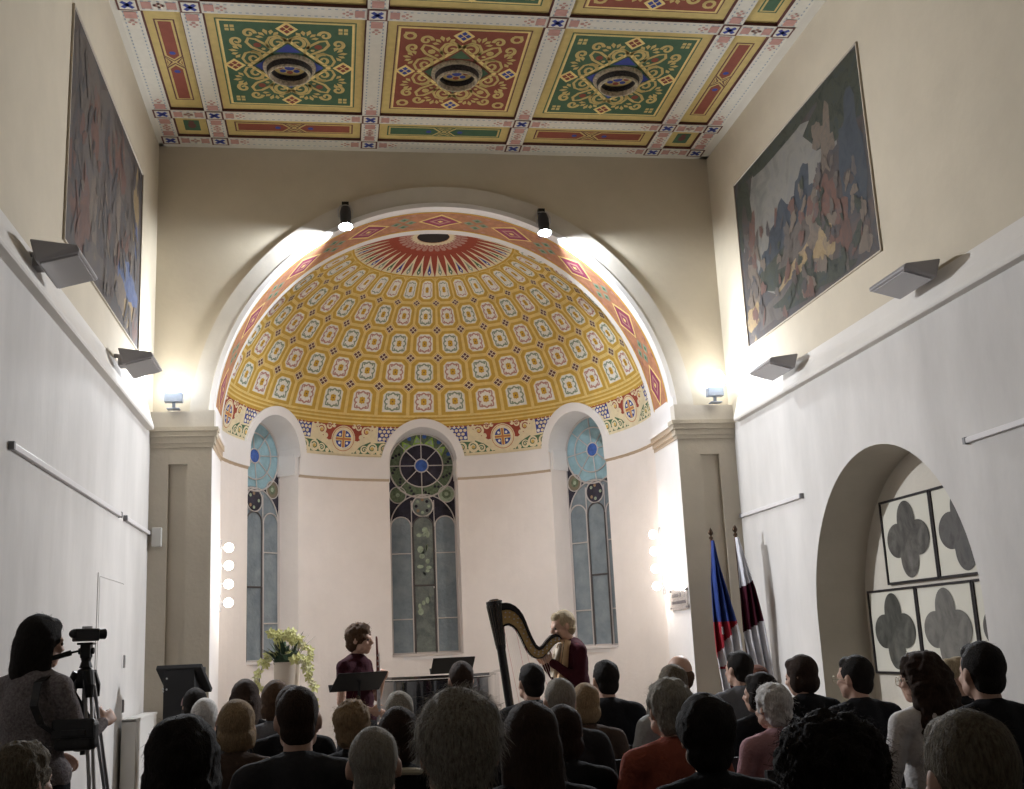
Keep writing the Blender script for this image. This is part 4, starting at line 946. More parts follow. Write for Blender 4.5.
def person(x, y, rz, scale, z0, pose, fem, yaw, pitch, hair, hcol, top, bottom, label, near=0, group=None, key=None, neckw=1, extras=None, fz=.012, tilt=0):
    e = empty('person', (x, y, z0), rz, label, 'person', group); e.scale = (scale,) * 3
    R = RZ(math.radians(yaw)) @ Matrix.Rotation(math.radians(-pitch), 4, 'X') @ Matrix.Rotation(math.radians(tilt), 4, 'Y'); pose = dict(pose); pose['R'] = R
    ky = (key, fem, round(yaw), round(pitch), round(tilt)) if key else None
    if ky and ky in CACHE:
        for o in CACHE[ky]:
            c = o.copy(); link(c, e)
            if o.name.startswith('top'): c.material_slots[0].link = 'OBJECT'; c.material_slots[0].material = top
            if o.name.startswith('trousers'): c.material_slots[0].link = 'OBJECT'; c.material_slots[0].material = bottom
        parts = None
    else:
        sk, tp, bt, sh = figure(pose, fem)
        o1 = fuse(sk, .0115 if key else .0085, 'body', SKIN, e, 2); o2 = fuse(tp, .014, 'top', top, e, 4, .006, 9); o3 = fuse(bt, .018, 'trousers', bottom, e, 4); o4 = [fuse(q_, .012, 'shoe', BLK, e, 2) for q_ in sh]
        T = lambda p: Vector(pose['head']) + (R @ Vector(p)); o5 = []
        for s_ in (-1, 1): eb = MB(); eb.ball(T((s_ * .030, .0805, -.004)), .0105, nu=10, nv=8); o5.append(eb.build('eye', mat('eye', (.10, .08, .07), .2), e, smooth=True))
        if ky: CACHE[ky] = [o1, o2, o3] + o4 + o5
    hb = MB(); hair_prims(hb, hair)
    hk = ('hair', hair, near > 0)
    disp = {'curls': .016, 'afro': .020, 'tousled': .010, 'bushy': .009, 'thick': .008, 'wispy': .006}.get(hair, .003); ds = {'curls': 22, 'afro': 26, 'tousled': 32, 'bushy': 22}.get(hair, 18)
    if hk in CACHE: ho = CACHE[hk].copy(); link(ho, e); ho.material_slots[0].link = 'OBJECT'; ho.material_slots[0].material = HM[hcol]
    else: ho = fuse(hb, .008, 'hair', HM[hcol], e, 3, disp, ds); CACHE[hk] = ho
    ho.matrix_local = Matrix.Translation(Vector(pose['head'])) @ R
    if near:
        ln = {'short': .022, 'crop': .010, 'bald': .008, 'wispy': .04, 'bob': .04, 'bushy': .03, 'thick': .022, 'long': .06, 'shoulder': .04, 'curls': .035, 'afro': .03, 'tousled': .02}[hair]
        fibers(ho, near, ln, HM[hcol], ho, lift={'afro': .35, 'curls': .25, 'wispy': .32, 'tousled': .3, 'bushy': .14, 'crop': .3}.get(hair, .08), seed=int(abs(x * 1000)), curl=.012 if hair in ('afro', 'curls', 'tousled') else .002)
    return e

CLOTH = {}
def cloth(nm, c, v=.12): return mat('cloth_' + nm, c, .9, v, 9, .3, 55, spec=.1)
C_BLK, C_CHAR, C_NAVY, C_GREY = cloth('black', (.012, .012, .014)), cloth('charcoal', (.03, .03, .033)), cloth('navy', (.018, .022, .035)), cloth('grey', (.12, .12, .13))
C_BRN, C_ORA, C_PINK, C_WHT, C_LGR, C_MAR = cloth('brown', (.06, .04, .03)), cloth('coral', (.27, .075, .05)), cloth('pink', (.38, .22, .24)), cloth('white', (.60, .58, .57)), cloth('light_grey', (.36, .37, .37)), cloth('maroon', (.035, .008, .014))
# audience: (x of head, y, height of the head's top, female, facing, head turn, pitch, hair, colour, top, trousers, loose hairs, label)
AUD = [
    (-0.935, 3.731, 1.288, True, 0, -35, 0, 'tousled', 'grizzled', C_BLK, 500, 'bob_grey', "person with short tousled grey-brown hair at the bottom left corner"),
    (-0.404, 3.211, 1.364, True, 0, 5, 0, 'bushy', 'black', C_BLK, 1500, 'bushy_dark', "person with full dark hair and black top seated nearest on the left"),
    (-0.136, 4.304, 1.388, False, 0, 0, 0, 'crop', 'dark', C_CHAR, 500, 'crop_big', "broad shouldered person with close cropped hair in a dark jacket, left of centre"),
    (0.106, 3.404, 1.288, False, 0, 0, 2, 'crop', 'grey', C_BLK, 1500, 'grey_short', "person with very short grey hair at the bottom edge"),
    (0.268, 2.569, 1.420, False, 0, 0, 0, 'wispy', 'salt', C_BLK, 3500, 'wispy', "person with large wispy white hair seated nearest in the centre"),
    (0.593, 3.574, 1.329, True, 0, 10, 0, 'long', 'dark', C_BLK, 900, 'long_brown', "person with long dark brown hair right of the wispy white head"),
    (1.133, 3.486, 1.329, False, 0, -5, 0, 'thick', 'black', C_BLK, 1200, 'dark_near', "person with thick dark hair and bare neck, right of centre"),
    (1.166, 2.674, 1.314, True, 0, 0, 0, 'afro', 'black', C_BLK, 4500, 'curly_near', "person with a huge mass of dark curls at the bottom right"),
    (1.128, 1.977, 1.350, False, 0, 0, 6, 'short', 'grizzled', C_BLK, 2200, 'balding_near', "person with short grey-brown hair at the bottom right corner"),
    (-0.435, 5.303, 1.319, True, 0, 0, 0, 'bob', 'blond', C_BRN, 500, 'bob_brown', "person with a smooth light brown bob on the left"),
    (-0.731, 6.761, 1.284, False, 0, 0, 0, 'short', 'white', C_GREY, 0, 'white_small', "person with short white hair half hidden by the smooth brown bob"),
    (-0.960, 8.247, 1.307, True, 0, 15, 0, 'bob', 'black', C_BLK, 0, 'band_dark', "person with black hair and a hairband in front of the lectern"),
    (-0.566, 7.494, 1.364, True, 0, 10, 0, 'long', 'dark', C_BLK, 0, 'dark_245', "person with dark hair in the front row below the flowers, leftmost"),
    (-0.346, 6.940, 1.360, True, 0, 0, 0, 'bob', 'brown', C_GREY, 0, 'brown_276', "person with brown hair directly under the flower arrangement"),
    (-0.224, 6.144, 1.347, True, 0, 0, 0, 'bob', 'dark', C_BLK, 0, 'dark_292', "person with dark brown hair just behind the close cropped head"),
    (0.074, 5.381, 1.294, True, 0, -8, 0, 'tousled', 'blond', C_BLK, 900, 'curly_blond', "person with curly dark blond hair below the music stand"),
    (0.330, 6.223, 1.286, True, 0, 15, 0, 'short', 'grey', C_LGR, 200, 'grey_398', "person with wavy blue-grey hair in front of the piano"),
    (0.243, 4.681, 1.281, True, 0, 10, 0, 'bob', 'dark', C_BLK, 500, 'dark_397', "person with dark brown hair and a cream collar, left of the wispy white head"),
    (0.825, 7.671, 1.409, False, 0, 10, 0, 'short', 'dark', C_CHAR, 0, 'dark_460', "person with short dark hair in front of the piano music desk"),
    (1.219, 7.197, 1.382, False, 0, 15, 0, 'short', 'black', C_CHAR, 0, 'suit_530', "person with short black hair seated in front of the harp column"),
    (1.059, 5.469, 1.334, False, 0, 8, 0, 'crop', 'grey', C_CHAR, 600, 'grey_558', "person with very short grey hair under the harpist's hands"),
    (1.358, 6.264, 1.276, True, 0, 0, 0, 'bob', 'blond', C_BRN, 200, 'blond_585', "person with light brown hair behind the short grey head under the harp"),
    (0.894, 4.579, 1.259, True, 0, 0, 0, 'bob', 'dark', C_BLK, 500, 'brown_565', "person with dark brown hair below the short grey head under the harp"),
    (1.658, 7.021, 1.381, False, 0, 10, 0, 'short', 'black', C_BLK, 0, 'suit_604', "person with black hair and dark suit, just right of the harpist"),
    (2.085, 6.846, 1.386, False, 0, 5, 0, 'bald', 'brown', C_LGR, 0, 'bald_675', "person with a bald crown in the second row right of the harpist"),
    (1.790, 6.018, 1.360, False, 0, 0, 0, 'short', 'grizzled', C_LGR, 0, 'grey_675', "person with dark grey hair directly below the bald crown"),
    (1.311, 4.490, 1.350, True, 0, 10, 0, 'tousled', 'grey', C_ORA, 600, 'grey_668', "person with wavy grey hair in a coral top"),
    (2.692, 7.472, 1.390, False, 5, 20, 0, 'short', 'black', C_GREY, 0, 'man_737', "person with black hair and grey jacket seated in front of the flags"),
    (2.384, 6.301, 1.285, True, 5, 45, 0, 'bob', 'black', C_BLK, 0, 'wom_758', "person with dark chin-length hair beside the fluffy white head"),
    (2.106, 5.417, 1.265, True, 5, 15, 0, 'tousled', 'white', C_PINK, 700, 'white_770', "person with fluffy white hair in a pink top"),
    (2.800, 6.683, 1.360, True, 8, 34, 8, 'bob', 'dark', C_BLK, 0, 'wom_800', "person with dark brown hair and dark jacket, left of the bespectacled head"),
    (2.779, 5.907, 1.362, False, 5, 26, 0, 'short', 'black', C_BLK, 300, 'man_852', "person with short black hair, glasses and a black jacket before the niche"),
    (2.821, 5.273, 1.381, True, 5, 36, 0, 'curls', 'dark', C_WHT, 900, 'curly_912', "person with long curly dark hair in a white top"),
    (3.458, 6.065, 1.320, True, 10, 70, 0, 'short', 'fair', C_BLK, 0, 'blond_950', "person with short fair hair between the long curls and a dark haired head"),
    (2.688, 4.506, 1.427, False, 0, 6, 0, 'short', 'black', C_BLK, 500, 'man_976', "person with short black hair and black top at the right edge"),
    (3.189, 8.457, 1.264, True, 0, 10, 0, 'bob', 'red', C_BLK, 0, 'reddish', "person with reddish hair seated in the first row by the flags"),
]  # end of table

def make_chair(x, y, rz, label):
    e = empty('chair', (x, y, FL), rz, label, 'chair', 'audience chairs')
    if 'chair' in CACHE:
        for o in CACHE['chair']: c = o.copy(); link(c, e)
        return e
    M1 = mat('chair_pad', (.02, .02, .022), .8, .2, 30, .2, 60); M2 = mat('chair_frame', (.05, .05, .055), .35, metal=.7)
    L = []
    b = MB(); b.box(-.22, .22, -.21, .22, .39, .44); L.append(bevel(b.build('seat', M1, e), .02, 3))
    b = MB(); n = 8
    for k in range(n):
        a0, a1 = -.22 + .44 * k / n, -.22 + .44 * (k + 1) / n; f = lambda a: -.255 - .03 * (1 - (a / .22) ** 2)
        b.add([(a0, f(a0), .52), (a1, f(a1), .52), (a1, f(a1) - .03, .84), (a0, f(a0) - .03, .84), (a0, f(a0) - .03, .52), (a1, f(a1) - .03, .52), (a1, f(a1) - .06, .84), (a0, f(a0) - .06, .84)], [(0, 1, 2, 3), (7, 6, 5, 4), (3, 2, 6, 7), (0, 4, 5, 1)] + ([(0, 3, 7, 4)] if k == 0 else []) + ([(1, 5, 6, 2)] if k == n - 1 else []))
    L.append(b.build('backrest', M1, e, smooth=True))
    for sx in (-1, 1):
        for sy in (-1, 1):
            b = MB()
            if sy < 0: b.tube([(sx * .21, -.26, 0), (sx * .205, -.21, .40), (sx * .20, -.25, .55), (sx * .20, -.29, .80)], .011, 8)
            else: b.tube([(sx * .21, .22, 0), (sx * .205, .20, .40)], .011, 8)
            L.append(b.build('leg', M2, e, smooth=True))
    CACHE['chair'] = L
    return e
HT = dict(thick=1.335, afro=1.345, bushy=1.345, curls=1.335, wispy=1.335, tousled=1.333, long=1.328, bob=1.328, bald=1.31, short=1.32, crop=1.315)
GLM = mat('spectacle_metal', (.5, .45, .35), .3, metal=.9)
for i, (x, y, zt, fem, face, yaw, pit, hair, hc, top, near, nm, lab) in enumerate(AUD):
    s_ = (zt - FL) / HT[hair]; s_ = min(max(s_, .86), 1.06)
    th = math.radians(face); px, py = x - s_ * (-.025 * sin(th)), y - s_ * .025 * cos(th)
    e = person(px, py, th, s_, zt - HT[hair] * s_, SEAT, fem, yaw, pit, hair, hc, top, C_BLK, lab, near, 'seated audience' if False else None, key='seat')
    cl_ = ('black chair of the ' + lab).split()[:16]
    while cl_[-1] in ('the', 'a', 'of', 'and', 'in', 'at', 'with', 'just', 'between', 'below', 'right', 'left', 'head', 'wispy', 'smooth', 'short', 'dark', 'under', 'light', 'close') : cl_.pop()
    make_chair(px, py, th, ' '.join(cl_))
    if nm in ('man_852', 'curly_912'):
        R = RZ(math.radians(yaw)); b = MB()
        for s2 in (-1, 1):
            b.tube([Vector((.0, .025, 1.195)) + R @ Vector((s2 * .033 + .024 * cos(a), .104, -.008 + .020 * sin(a))) for a in [2 * PI * k / 14 for k in range(15)]], .0018, 6)
            b.tube([Vector((0, .025, 1.195)) + R @ Vector(p) for p in ((s2 * .057, .102, -.004), (s2 * .080, .05, -.004), (s2 * .083, -.01, -.004))], .002, 6)
        b.tube([Vector((0, .025, 1.195)) + R @ Vector(p) for p in ((-.01, .106, -.004), (0, .112, 0), (.01, .106, -.004))], .002, 6)
        b.build('glasses', GLM, e)
    if nm in ('dark_397', 'suit_530', 'crop_big', 'dark_near'):
        b = MB(); cm = mat('collar_cream', (.55, .50, .38), .8)
        if nm == 'dark_397': b.tube([(.10 * cos(a), -.02 + .085 * sin(a), 1.045 - .02 * sin(a)) for a in [2 * PI * k / 20 for k in range(21)]], .016, 8)
        else: b.tube([(.066 * cos(a), -.015 + .066 * sin(a), 1.055 - .01 * sin(a)) for a in [2 * PI * k / 20 for k in range(21)]], .009, 8)
        b.build('collar', cm if nm != 'suit_530' else C_LGR, e, smooth=True)
    if nm == 'band_dark':
        b = MB(); b.tube([Vector((.092 * cos(a), .045, 1.20 + .10 * sin(a))) for a in [PI * k / 16 for k in range(17)]], .008, 6); b.build('hairband', mat('band_pink', (.40, .25, .25), .5), e)

STAND = dict(head=(0, .02, 1.575), neck=(0, -.02, 1.425), shl=(-.175, -.03, 1.365), shr=(.175, -.03, 1.365), hip=(0, 0, .94), ell=(-.225, -.02, 1.10), elr=(.225, -.02, 1.10), wrl=(-.22, .08, .88), wrr=(.22, .08, .88), knl=(-.10, .01, .50), knr=(.10, .01, .50), anl=(-.10, -.02, .09), anr=(.10, -.02, .09))
# the wind player
p = dict(STAND); p.update(ell=(-.22, .05, 1.12), wrl=(-.12, .15, 1.26), thl=(.6, .2, .8), elr=(.235, -.02, 1.11), wrr=(.10, .16, 1.04), thr=(-.3, .2, .9)); p['sleeve'] = .32; p['handcurl'] = 1.1
FX, FY = .11, 8.85
fl = person(FX + .06, FY, PI + 1.05, .975, FL, p, True, 6, 2, 'tousled', 'brown', C_MAR, C_BLK, 'standing person in a dark maroon short-sleeved top holding a woodwind behind a music stand', 300)
b = MB()
n = 20; rings = [(.92, .19, .14), (.75, .205, .16), (.5, .22, .175), (.2, .24, .19), (.12, .24, .19)]
vs = [(a * cos(2 * PI * k / n), c * sin(2 * PI * k / n), z) for z, a, c in rings for k in range(n)]
b.add(vs, [(i * n + k, i * n + (k + 1) % n, (i + 1) * n + (k + 1) % n, (i + 1) * n + k) for i in range(4) for k in range(n)]); b.build('skirt', C_BLK, fl, smooth=True)
e = empty('flute', (.315, 8.70, .98), 0, 'slender woodwind held upright by the person in maroon', 'flute'); REFL = mat('flute_red_reflection', (.16, .05, .04), .3)
b = MB(); b.tube([(0, 0, .30), (0, 0, .33), (-.005, 0, .60), (-.007, 0, .62)], [.012, .011, .008, .006], 10); b.build('upper_joint', REFL, e, smooth=True)  # silver joint, the dark red it reflects put into its colour
b = MB(); b.tube([(0, 0, 0), (0, 0, .30)], .0125, 10); b.build('lower_joint', STEEL, e, smooth=True)
b = MB()
for k in range(12): b.tube([(.004, -.012, .04 + k * .04), (.004, -.020, .04 + k * .04)], .008, 8)
b.tube([(.012, -.008, .03), (.012, -.008, .5)], .003, 6); b.build('keys', STEEL, e)

def music_stand(x, y, zc, rz, w, h, tilt, lb):
    e = empty('music_stand', (x, y, FL), rz, lb, 'music stand'); zc -= FL
    M = Matrix.Translation((0, 0, zc)) @ Matrix.Rotation(tilt, 4, 'X')
    b = MB(); b.box(-w / 2, w / 2, -.004, .004, -h / 2, h / 2, M=M); d = bevel(b.build('desk', BLK, e), .003)
    b = MB(); b.box(-w / 2, w / 2, .0, .055, -h / 2 - .004, -h / 2 + .004, M=M); b.build('lip', BLK, e)
    b = MB(); b.tube([(0, -.01, zc), (0, 0, zc - .06), (0, 0, .28)], .010, 8); b.tube([(0, 0, .62), (0, 0, .22)], .015, 8); b.build('pole', BLK, e)
    b = MB(); b.ball((.02, 0, .62), .018); b.build('knob', BLK, e)
    for k in range(3):
        a = 2 * PI * k / 3 + .4; b = MB(); b.tube([(0, 0, .25), (.14 * cos(a), .14 * sin(a), .10), (.27 * cos(a), .27 * sin(a), .012)], .009, 8); b.build('leg', BLK, e)
    return e
music_stand(.165, 8.32, 1.285, .30, .37, .24, math.radians(-58) * -1, 'black music stand in front of the person in maroon')
music_stand(.98, 9.7, 1.345, .10, .36, .20, math.radians(50), 'black music stand in front of the dark piano, left of the harp')

# the harp
HY = 8.92
def hp(px, py, dy=0):
    X0, Z0 = 1.2405, 1.8415           # point of image (494,600) on this plane
    return ((px - 494) * .00806 + X0 + (py - 600) * -.00028, dy, (600 - py) * .00792 + Z0 - (px - 494) * .00027)
e = empty('harp', (0, HY, 0), 0, 'tall dark concert harp with a black column and gilded curved neck', 'harp')
HBK = mat('harp_black', (.012, .011, .012), .25, spec=.5); HGD = mat('harp_gilt', (.46, .32, .14), .35, .2, 20, metal=.3); HWD = mat('harp_wood', (.62, .42, .24), .45, .15, 8)
q = lambda a, c: hp(480 + a / 7.175, 590 + c / 7.175)
# column: tapered, crowned, down to the floor
top_, bot = Vector(hp(494.5, 601)), Vector((1.435, 0, .16)); ax_ = (bot - top_).normalized(); L_ = (bot - top_).length
M = Matrix.Translation(top_) @ ax_.to_track_quat('Z', 'Y').to_matrix().to_4x4()
b = MB(); b.lathe([(0, -.018), (.03, -.016), (.045, -.006), (.066, 0), (.064, .02), (.055, .10), (.047, .22), (.040, .34), (.040, .36), (.034, .38), (.034, L_ - .30), (.045, L_ - .28), (.045, L_ - .1), (.06, L_)], 20, M=M); cl_ = b.build('column', HBK, e, smooth=True)
b = MB()
for k in range(16):
    a = 2 * PI * k / 16; b.tube([M @ Vector((.062 * cos(a), .062 * sin(a), .03)), M @ Vector((.037 * cos(a), .037 * sin(a), .34))], .005, 5)
b.build('crown_fluting', mat('harp_black_gilt', (.05, .04, .03), .4), cl_)
upper = [(150, 92), (185, 90), (215, 95), (250, 112), (280, 140), (305, 175), (325, 220), (345, 275), (370, 335), (398, 385), (420, 402), (445, 388), (475, 350), (505, 320), (538, 310), (562, 322), (578, 344)]
lower = [(150, 275), (175, 255), (205, 248), (235, 262), (258, 285), (278, 318), (298, 360), (322, 410), (348, 450), (375, 474), (405, 484), (440, 478), (470, 452), (500, 418), (530, 385), (556, 370), (574, 370)]
up3 = [Vector(q(*p_)) for p_ in upper]; lo3 = [Vector(q(*p_)) for p_ in lower]
def band(f0, f1, th, mm, nm, par=e):
    b = MB(); A = [u_2.lerp(l_, f0) for u_2, l_ in zip(up3, lo3)]; B = [u_2.lerp(l_, f1) for u_2, l_ in zip(up3, lo3)]; n = len(A); t = Vector((0, th, 0))
    for i in range(n - 1):
        for s_, (P0, P1, P2, P3) in ((0, (A[i] - t, A[i + 1] - t, B[i + 1] - t, B[i] - t)), (0, (A[i] + t, B[i] + t, B[i + 1] + t, A[i + 1] + t)), (0, (A[i] - t, A[i] + t, A[i + 1] + t, A[i + 1] - t)), (0, (B[i] - t, B[i + 1] - t, B[i + 1] + t, B[i] + t))): b.poly([P0, P1, P2, P3])
    b.poly([A[0] - t, A[0] + t, B[0] + t, B[0] - t]); b.poly([A[-1] - t, A[-1] + t, B[-1] + t, B[-1] - t]); return b.build(nm, mm, par)
nk = band(0, .30, .040, HBK, 'neck'); band(.26, .93, .030, HGD, 'neck_panel', nk); band(.90, 1.0, .034, HBK, 'neck_moulding', nk)
b = MB()
for u_2, l_ in list(zip(up3, lo3))[1:-1]:
    for f in (.42, .62): c = u_2.lerp(l_, f); b.tube([c + Vector((0, -.028, 0)), c + Vector((0, -.042, 0))], .006, 6)
b.build('tuning_pins', STEEL, nk)
# soundbox from the shoulder to the foot
sa, sb = Vector(q(578, 352)) + Vector((.02, 0, 0)), Vector((1.50, 0, .18)); d = (sb - sa).normalized(); nrm = Vector((-d.z, 0, d.x)); nrm = nrm if nrm.x > 0 else -nrm
b = MB(); n = 12; ringsv = []
for i in range(13):
    t = i / 12; c = sa.lerp(sb, t); w = .055 + .15 * t; dp = .06 + .13 * t
    ringsv.append([c + Vector((0, w * cos(PI * k / n), 0)) + nrm * (dp * sin(PI * k / n)) for k in range(n + 1)])
vs = [v for r in ringsv for v in r]; m_ = n + 1
b.add(vs, [(i * m_ + k, i * m_ + k + 1, (i + 1) * m_ + k + 1, (i + 1) * m_ + k) for i in range(12) for k in range(n)] + [tuple(range(m_)), tuple(12 * m_ + k for k in range(m_))]); b.build('soundbox', HWD, e, smooth=True)
b = MB(); b.add([r[0] - nrm * .004 for r in ringsv] + [r[-1] - nrm * .004 for r in ringsv], [(i, i + 1, 13 + i + 1, 13 + i) for i in range(12)]); b.build('soundboard', HWD, e)
STR = mat('harp_string', (.75, .70, .62), .4); STRR = mat('harp_string_red', (.45, .06, .05), .4)
for k in range(34):
    t = (k + .5) / 34; f = (len(lo3) - 2) * (t) + .5; i = int(f); a = lo3[i].lerp(lo3[i + 1], f - i); c = sb.lerp(sa, .10 + .86 * t) - nrm * .004
    b = MB(); b.tube([a + Vector((0, -.034, 0)), c], .0011, 5, cap=False); b.build('string', STRR if k % 7 == 0 else STR, e)
b = MB(); b.box(1.37, 1.70, -.19, .19, FL + .03, .20); bevel(b.build('base', HBK, e), .02)
for (x, y) in ((1.40, -.16), (1.40, .16), (1.66, -.16), (1.66, .16)): b = MB(); b.ball((x, y, FL + .02), (.03, .03, .02)); b.build('foot', HBK, e)
# the harpist
p = dict(STAND); p.update(head=(0, .075, 1.575), neck=(0, .005, 1.43), shl=(-.165, .0, 1.365), shr=(.165, .0, 1.365), ell=(-.225, .03, 1.13), wrl=(-.085, .215, 1.30), thl=(.3, 0, 1), elr=(.215, .05, 1.12), wrr=(.085, .22, 1.29), thr=(-.3, 0, 1)); p['handcurl'] = .9
ha = person(1.875, 9.0, PI / 2 + .12, 1.0, FL, p, True, 5, 14, 'short', 'fair', cloth('maroon_jacket', (.045, .009, .015)), C_BLK, 'standing person with short fair hair in a dark maroon jacket playing the harp', 300)
b = MB(); b.poly([(-.03, .138, 1.40), (.03, .138, 1.40), (.045, .165, 1.22), (.0, .17, 1.12), (-.045, .165, 1.22)]); b.tube([(-.04, .10, 1.43), (-.045, .165, 1.30), (-.02, .172, 1.18)], .02, 8); b.tube([(.04, .10, 1.43), (.045, .165, 1.30), (.02, .172, 1.18)], .02, 8); b.build('scarf', cloth('cream', (.62, .56, .46)), ha, smooth=True)
b = MB(); vs = [(a * cos(2 * PI * k / n_), c * sin(2 * PI * k / n_), z) for n_ in (20,) for z, a, c in rings for k in range(20)]
b.add(vs, [(i * 20 + k, i * 20 + (k + 1) % 20, (i + 1) * 20 + (k + 1) % 20, (i + 1) * 20 + k) for i in range(4) for k in range(20)]); b.build('skirt', C_BLK, ha, smooth=True)

# grand piano seen from its tail
e = empty('grand_piano', (1.06, 12.1, FL), 0, 'glossy black grand piano with its lid closed inside the apse', 'piano'); e.scale = (1, 1, 1.07); PBK = mat('piano_black', (.010, .010, .012), .12, spec=.6, coat=1)
ol = [(-.66, 1.0), (-.66, .4), (-.64, -.1), (-.60, -.5), (-.50, -.72), (-.30, -.84), (0, -.88), (.26, -.84), (.44, -.70), (.52, -.45), (.56, -.1), (.64, .2), (.72, .5), (.72, 1.0)]
b = MB(); b.prism([(x, y, .74) for x, y in ol], (0, 0, .33)); bevel(b.build('case', PBK, e, smooth=True), .01)
b = MB(); b.prism([(x * 1.03, y * 1.02, 1.08) for x, y in ol if y < .95] + [(.74, .6, 1.08), (-.68, .6, 1.08)][:0], (0, 0, .025)); b.build('lid', PBK, e)
for (x, y) in ((-.5, .7), (.55, .7), (0, -.6)):
    b = MB(); b.lathe([(.05, .06), (.06, .2), (.045, .25), (.07, .72), (.08, .74)], 16, c=(x, y, 0)); b.lathe([(.03, 0), (.035, .03), (.03, .06)], 12, c=(x, y, 0)); b.build('leg', PBK, e, smooth=True)
b = MB(); b.box(-.55, .60, .8, .98, .76, .79); b.build('key_bed', PBK, e)
b = MB()
for k in range(40): b.box(-.52 + k * .027, -.495 + k * .027, .86, .99, .79, .81)
b.build('keys', mat('ivory', (.7, .68, .6), .3), e)
b = MB(); b.box(-.02, .02, .50, .54, .1, .74); b.box(-.12, .12, .50, .56, .06, .12); b.build('pedal_lyre', PBK, e)

# pedestal with orchids
e = empty('flower_arrangement', (-.44, 10.75, FL), 0, 'arrangement of cascading yellow-green orchids on a pale pedestal before the left window', 'flowers')
b = MB(); b.box(-.13, .13, -.13, .13, 0, .92); bevel(b.build('pedestal', mat('pedestal_pale', (.70, .60, .52), .5), e), .01)
b = MB(); b.lathe([(0, .92), (.075, .92), (.10, 1.0), (.115, 1.2), (.12, 1.36), (.125, 1.38), (.11, 1.37), (.0, 1.33)], 20); b.build('vase', mat('vase_beige', (.62, .54, .46), .4), e, smooth=True)
LF = mat('leaf_dark', (.025, .05, .025), .5, .4, 20); OR = mat('orchid_yellow', (.72, .72, .34), .6, .2, 30); ORC = mat('orchid_cream', (.80, .78, .55), .6); rg = random.Random(9)
for k in range(34):
    a = rg.uniform(0, 2 * PI); t = rg.uniform(.05, .22); L = rg.uniform(.10, .34); b = MB()
    p0 = Vector((.04 * cos(a), .04 * sin(a), 1.32)); p2 = p0 + Vector((t * cos(a) * 1.3, t * sin(a), L)); p1 = p0.lerp(p2, .5) + Vector((0, 0, .04)); s_ = Vector((-sin(a), cos(a), 0)) * rg.uniform(.014, .03)
    b.add([p0 - s_ * .4, p0 + s_ * .4, p1 + s_, p1 - s_, p2, p1 + Vector((0, 0, .006))], [(0, 1, 5), (1, 2, 5), (2, 4, 5), (4, 3, 5), (3, 0, 5)]); b.build('leaf', LF, e)
b = MB(); b.ball((0, 0, 1.40), (.13, .11, .09)); fo = b.build('foliage', LF, e)
for v in fo.data.vertices: v.co += v.normal * noise.noise(v.co * 30) * .05
sprays = [[(0, 0, 1.38), (-.10, -.02, 1.47), (-.19, -.03, 1.43), (-.24, -.04, 1.26), (-.25, -.05, 1.0), (-.28, -.05, .86)], [(0, 0, 1.38), (.03, -.03, 1.55), (.12, -.04, 1.60), (.20, -.05, 1.48), (.22, -.05, 1.28), (.24, -.06, 1.08), (.27, -.06, .92)], [(0, 0, 1.38), (-.03, .0, 1.5), (-.09, -.02, 1.64), (-.16, -.03, 1.66)], [(0, 0, 1.38), (.05, -.05, 1.4), (.06, -.08, 1.62), (0, -.08, 1.63), (-.06, -.08, 1.61)], [(0, 0, 1.38), (.08, -.10, 1.44), (.14, -.12, 1.40), (.17, -.12, 1.30)]]
def flower(c, s_, mm, par):
    b = MB(); c = Vector(c); N = Vector((rg.uniform(-.5, .5), -1, rg.uniform(-.1, .6))).normalized(); A = N.orthogonal().normalized(); B = N.cross(A)
    for k in range(5):
        a = 2 * PI * k / 5 + rg.random() * .3; d = A * cos(a) + B * sin(a); t = N.cross(d); p = c + d * s_ * .5 + N * .004
        b.add([c, p + t * s_ * .32, c + d * s_ - N * .006, p - t * s_ * .32], [(0, 1, 2, 3)])
    b.ball(c + N * .008, s_ * .22, nu=6, nv=4); b.build('blossom', mm, par, recalc=False)
for si, sp in enumerate(sprays):
    b = MB(); b.tube(sp, .004, 6); stm = b.build('stem', LF, e)
    m = [0, 15, 20, 6, 9, 6][si + 1] if si else 17
    pts = []
    for i in range(1, len(sp) - 1 + 1):
        a, c = Vector(sp[i - 1]), Vector(sp[i])
        if i == 1: continue
        for k in range(5): pts.append(a.lerp(c, k / 5))
    for p_ in pts:
        c = p_ + Vector((rg.uniform(-.035, .035), -.02, rg.uniform(-.03, .03)))
        flower(c, rg.uniform(.038, .062), OR if rg.random() < .75 else ORC, e)

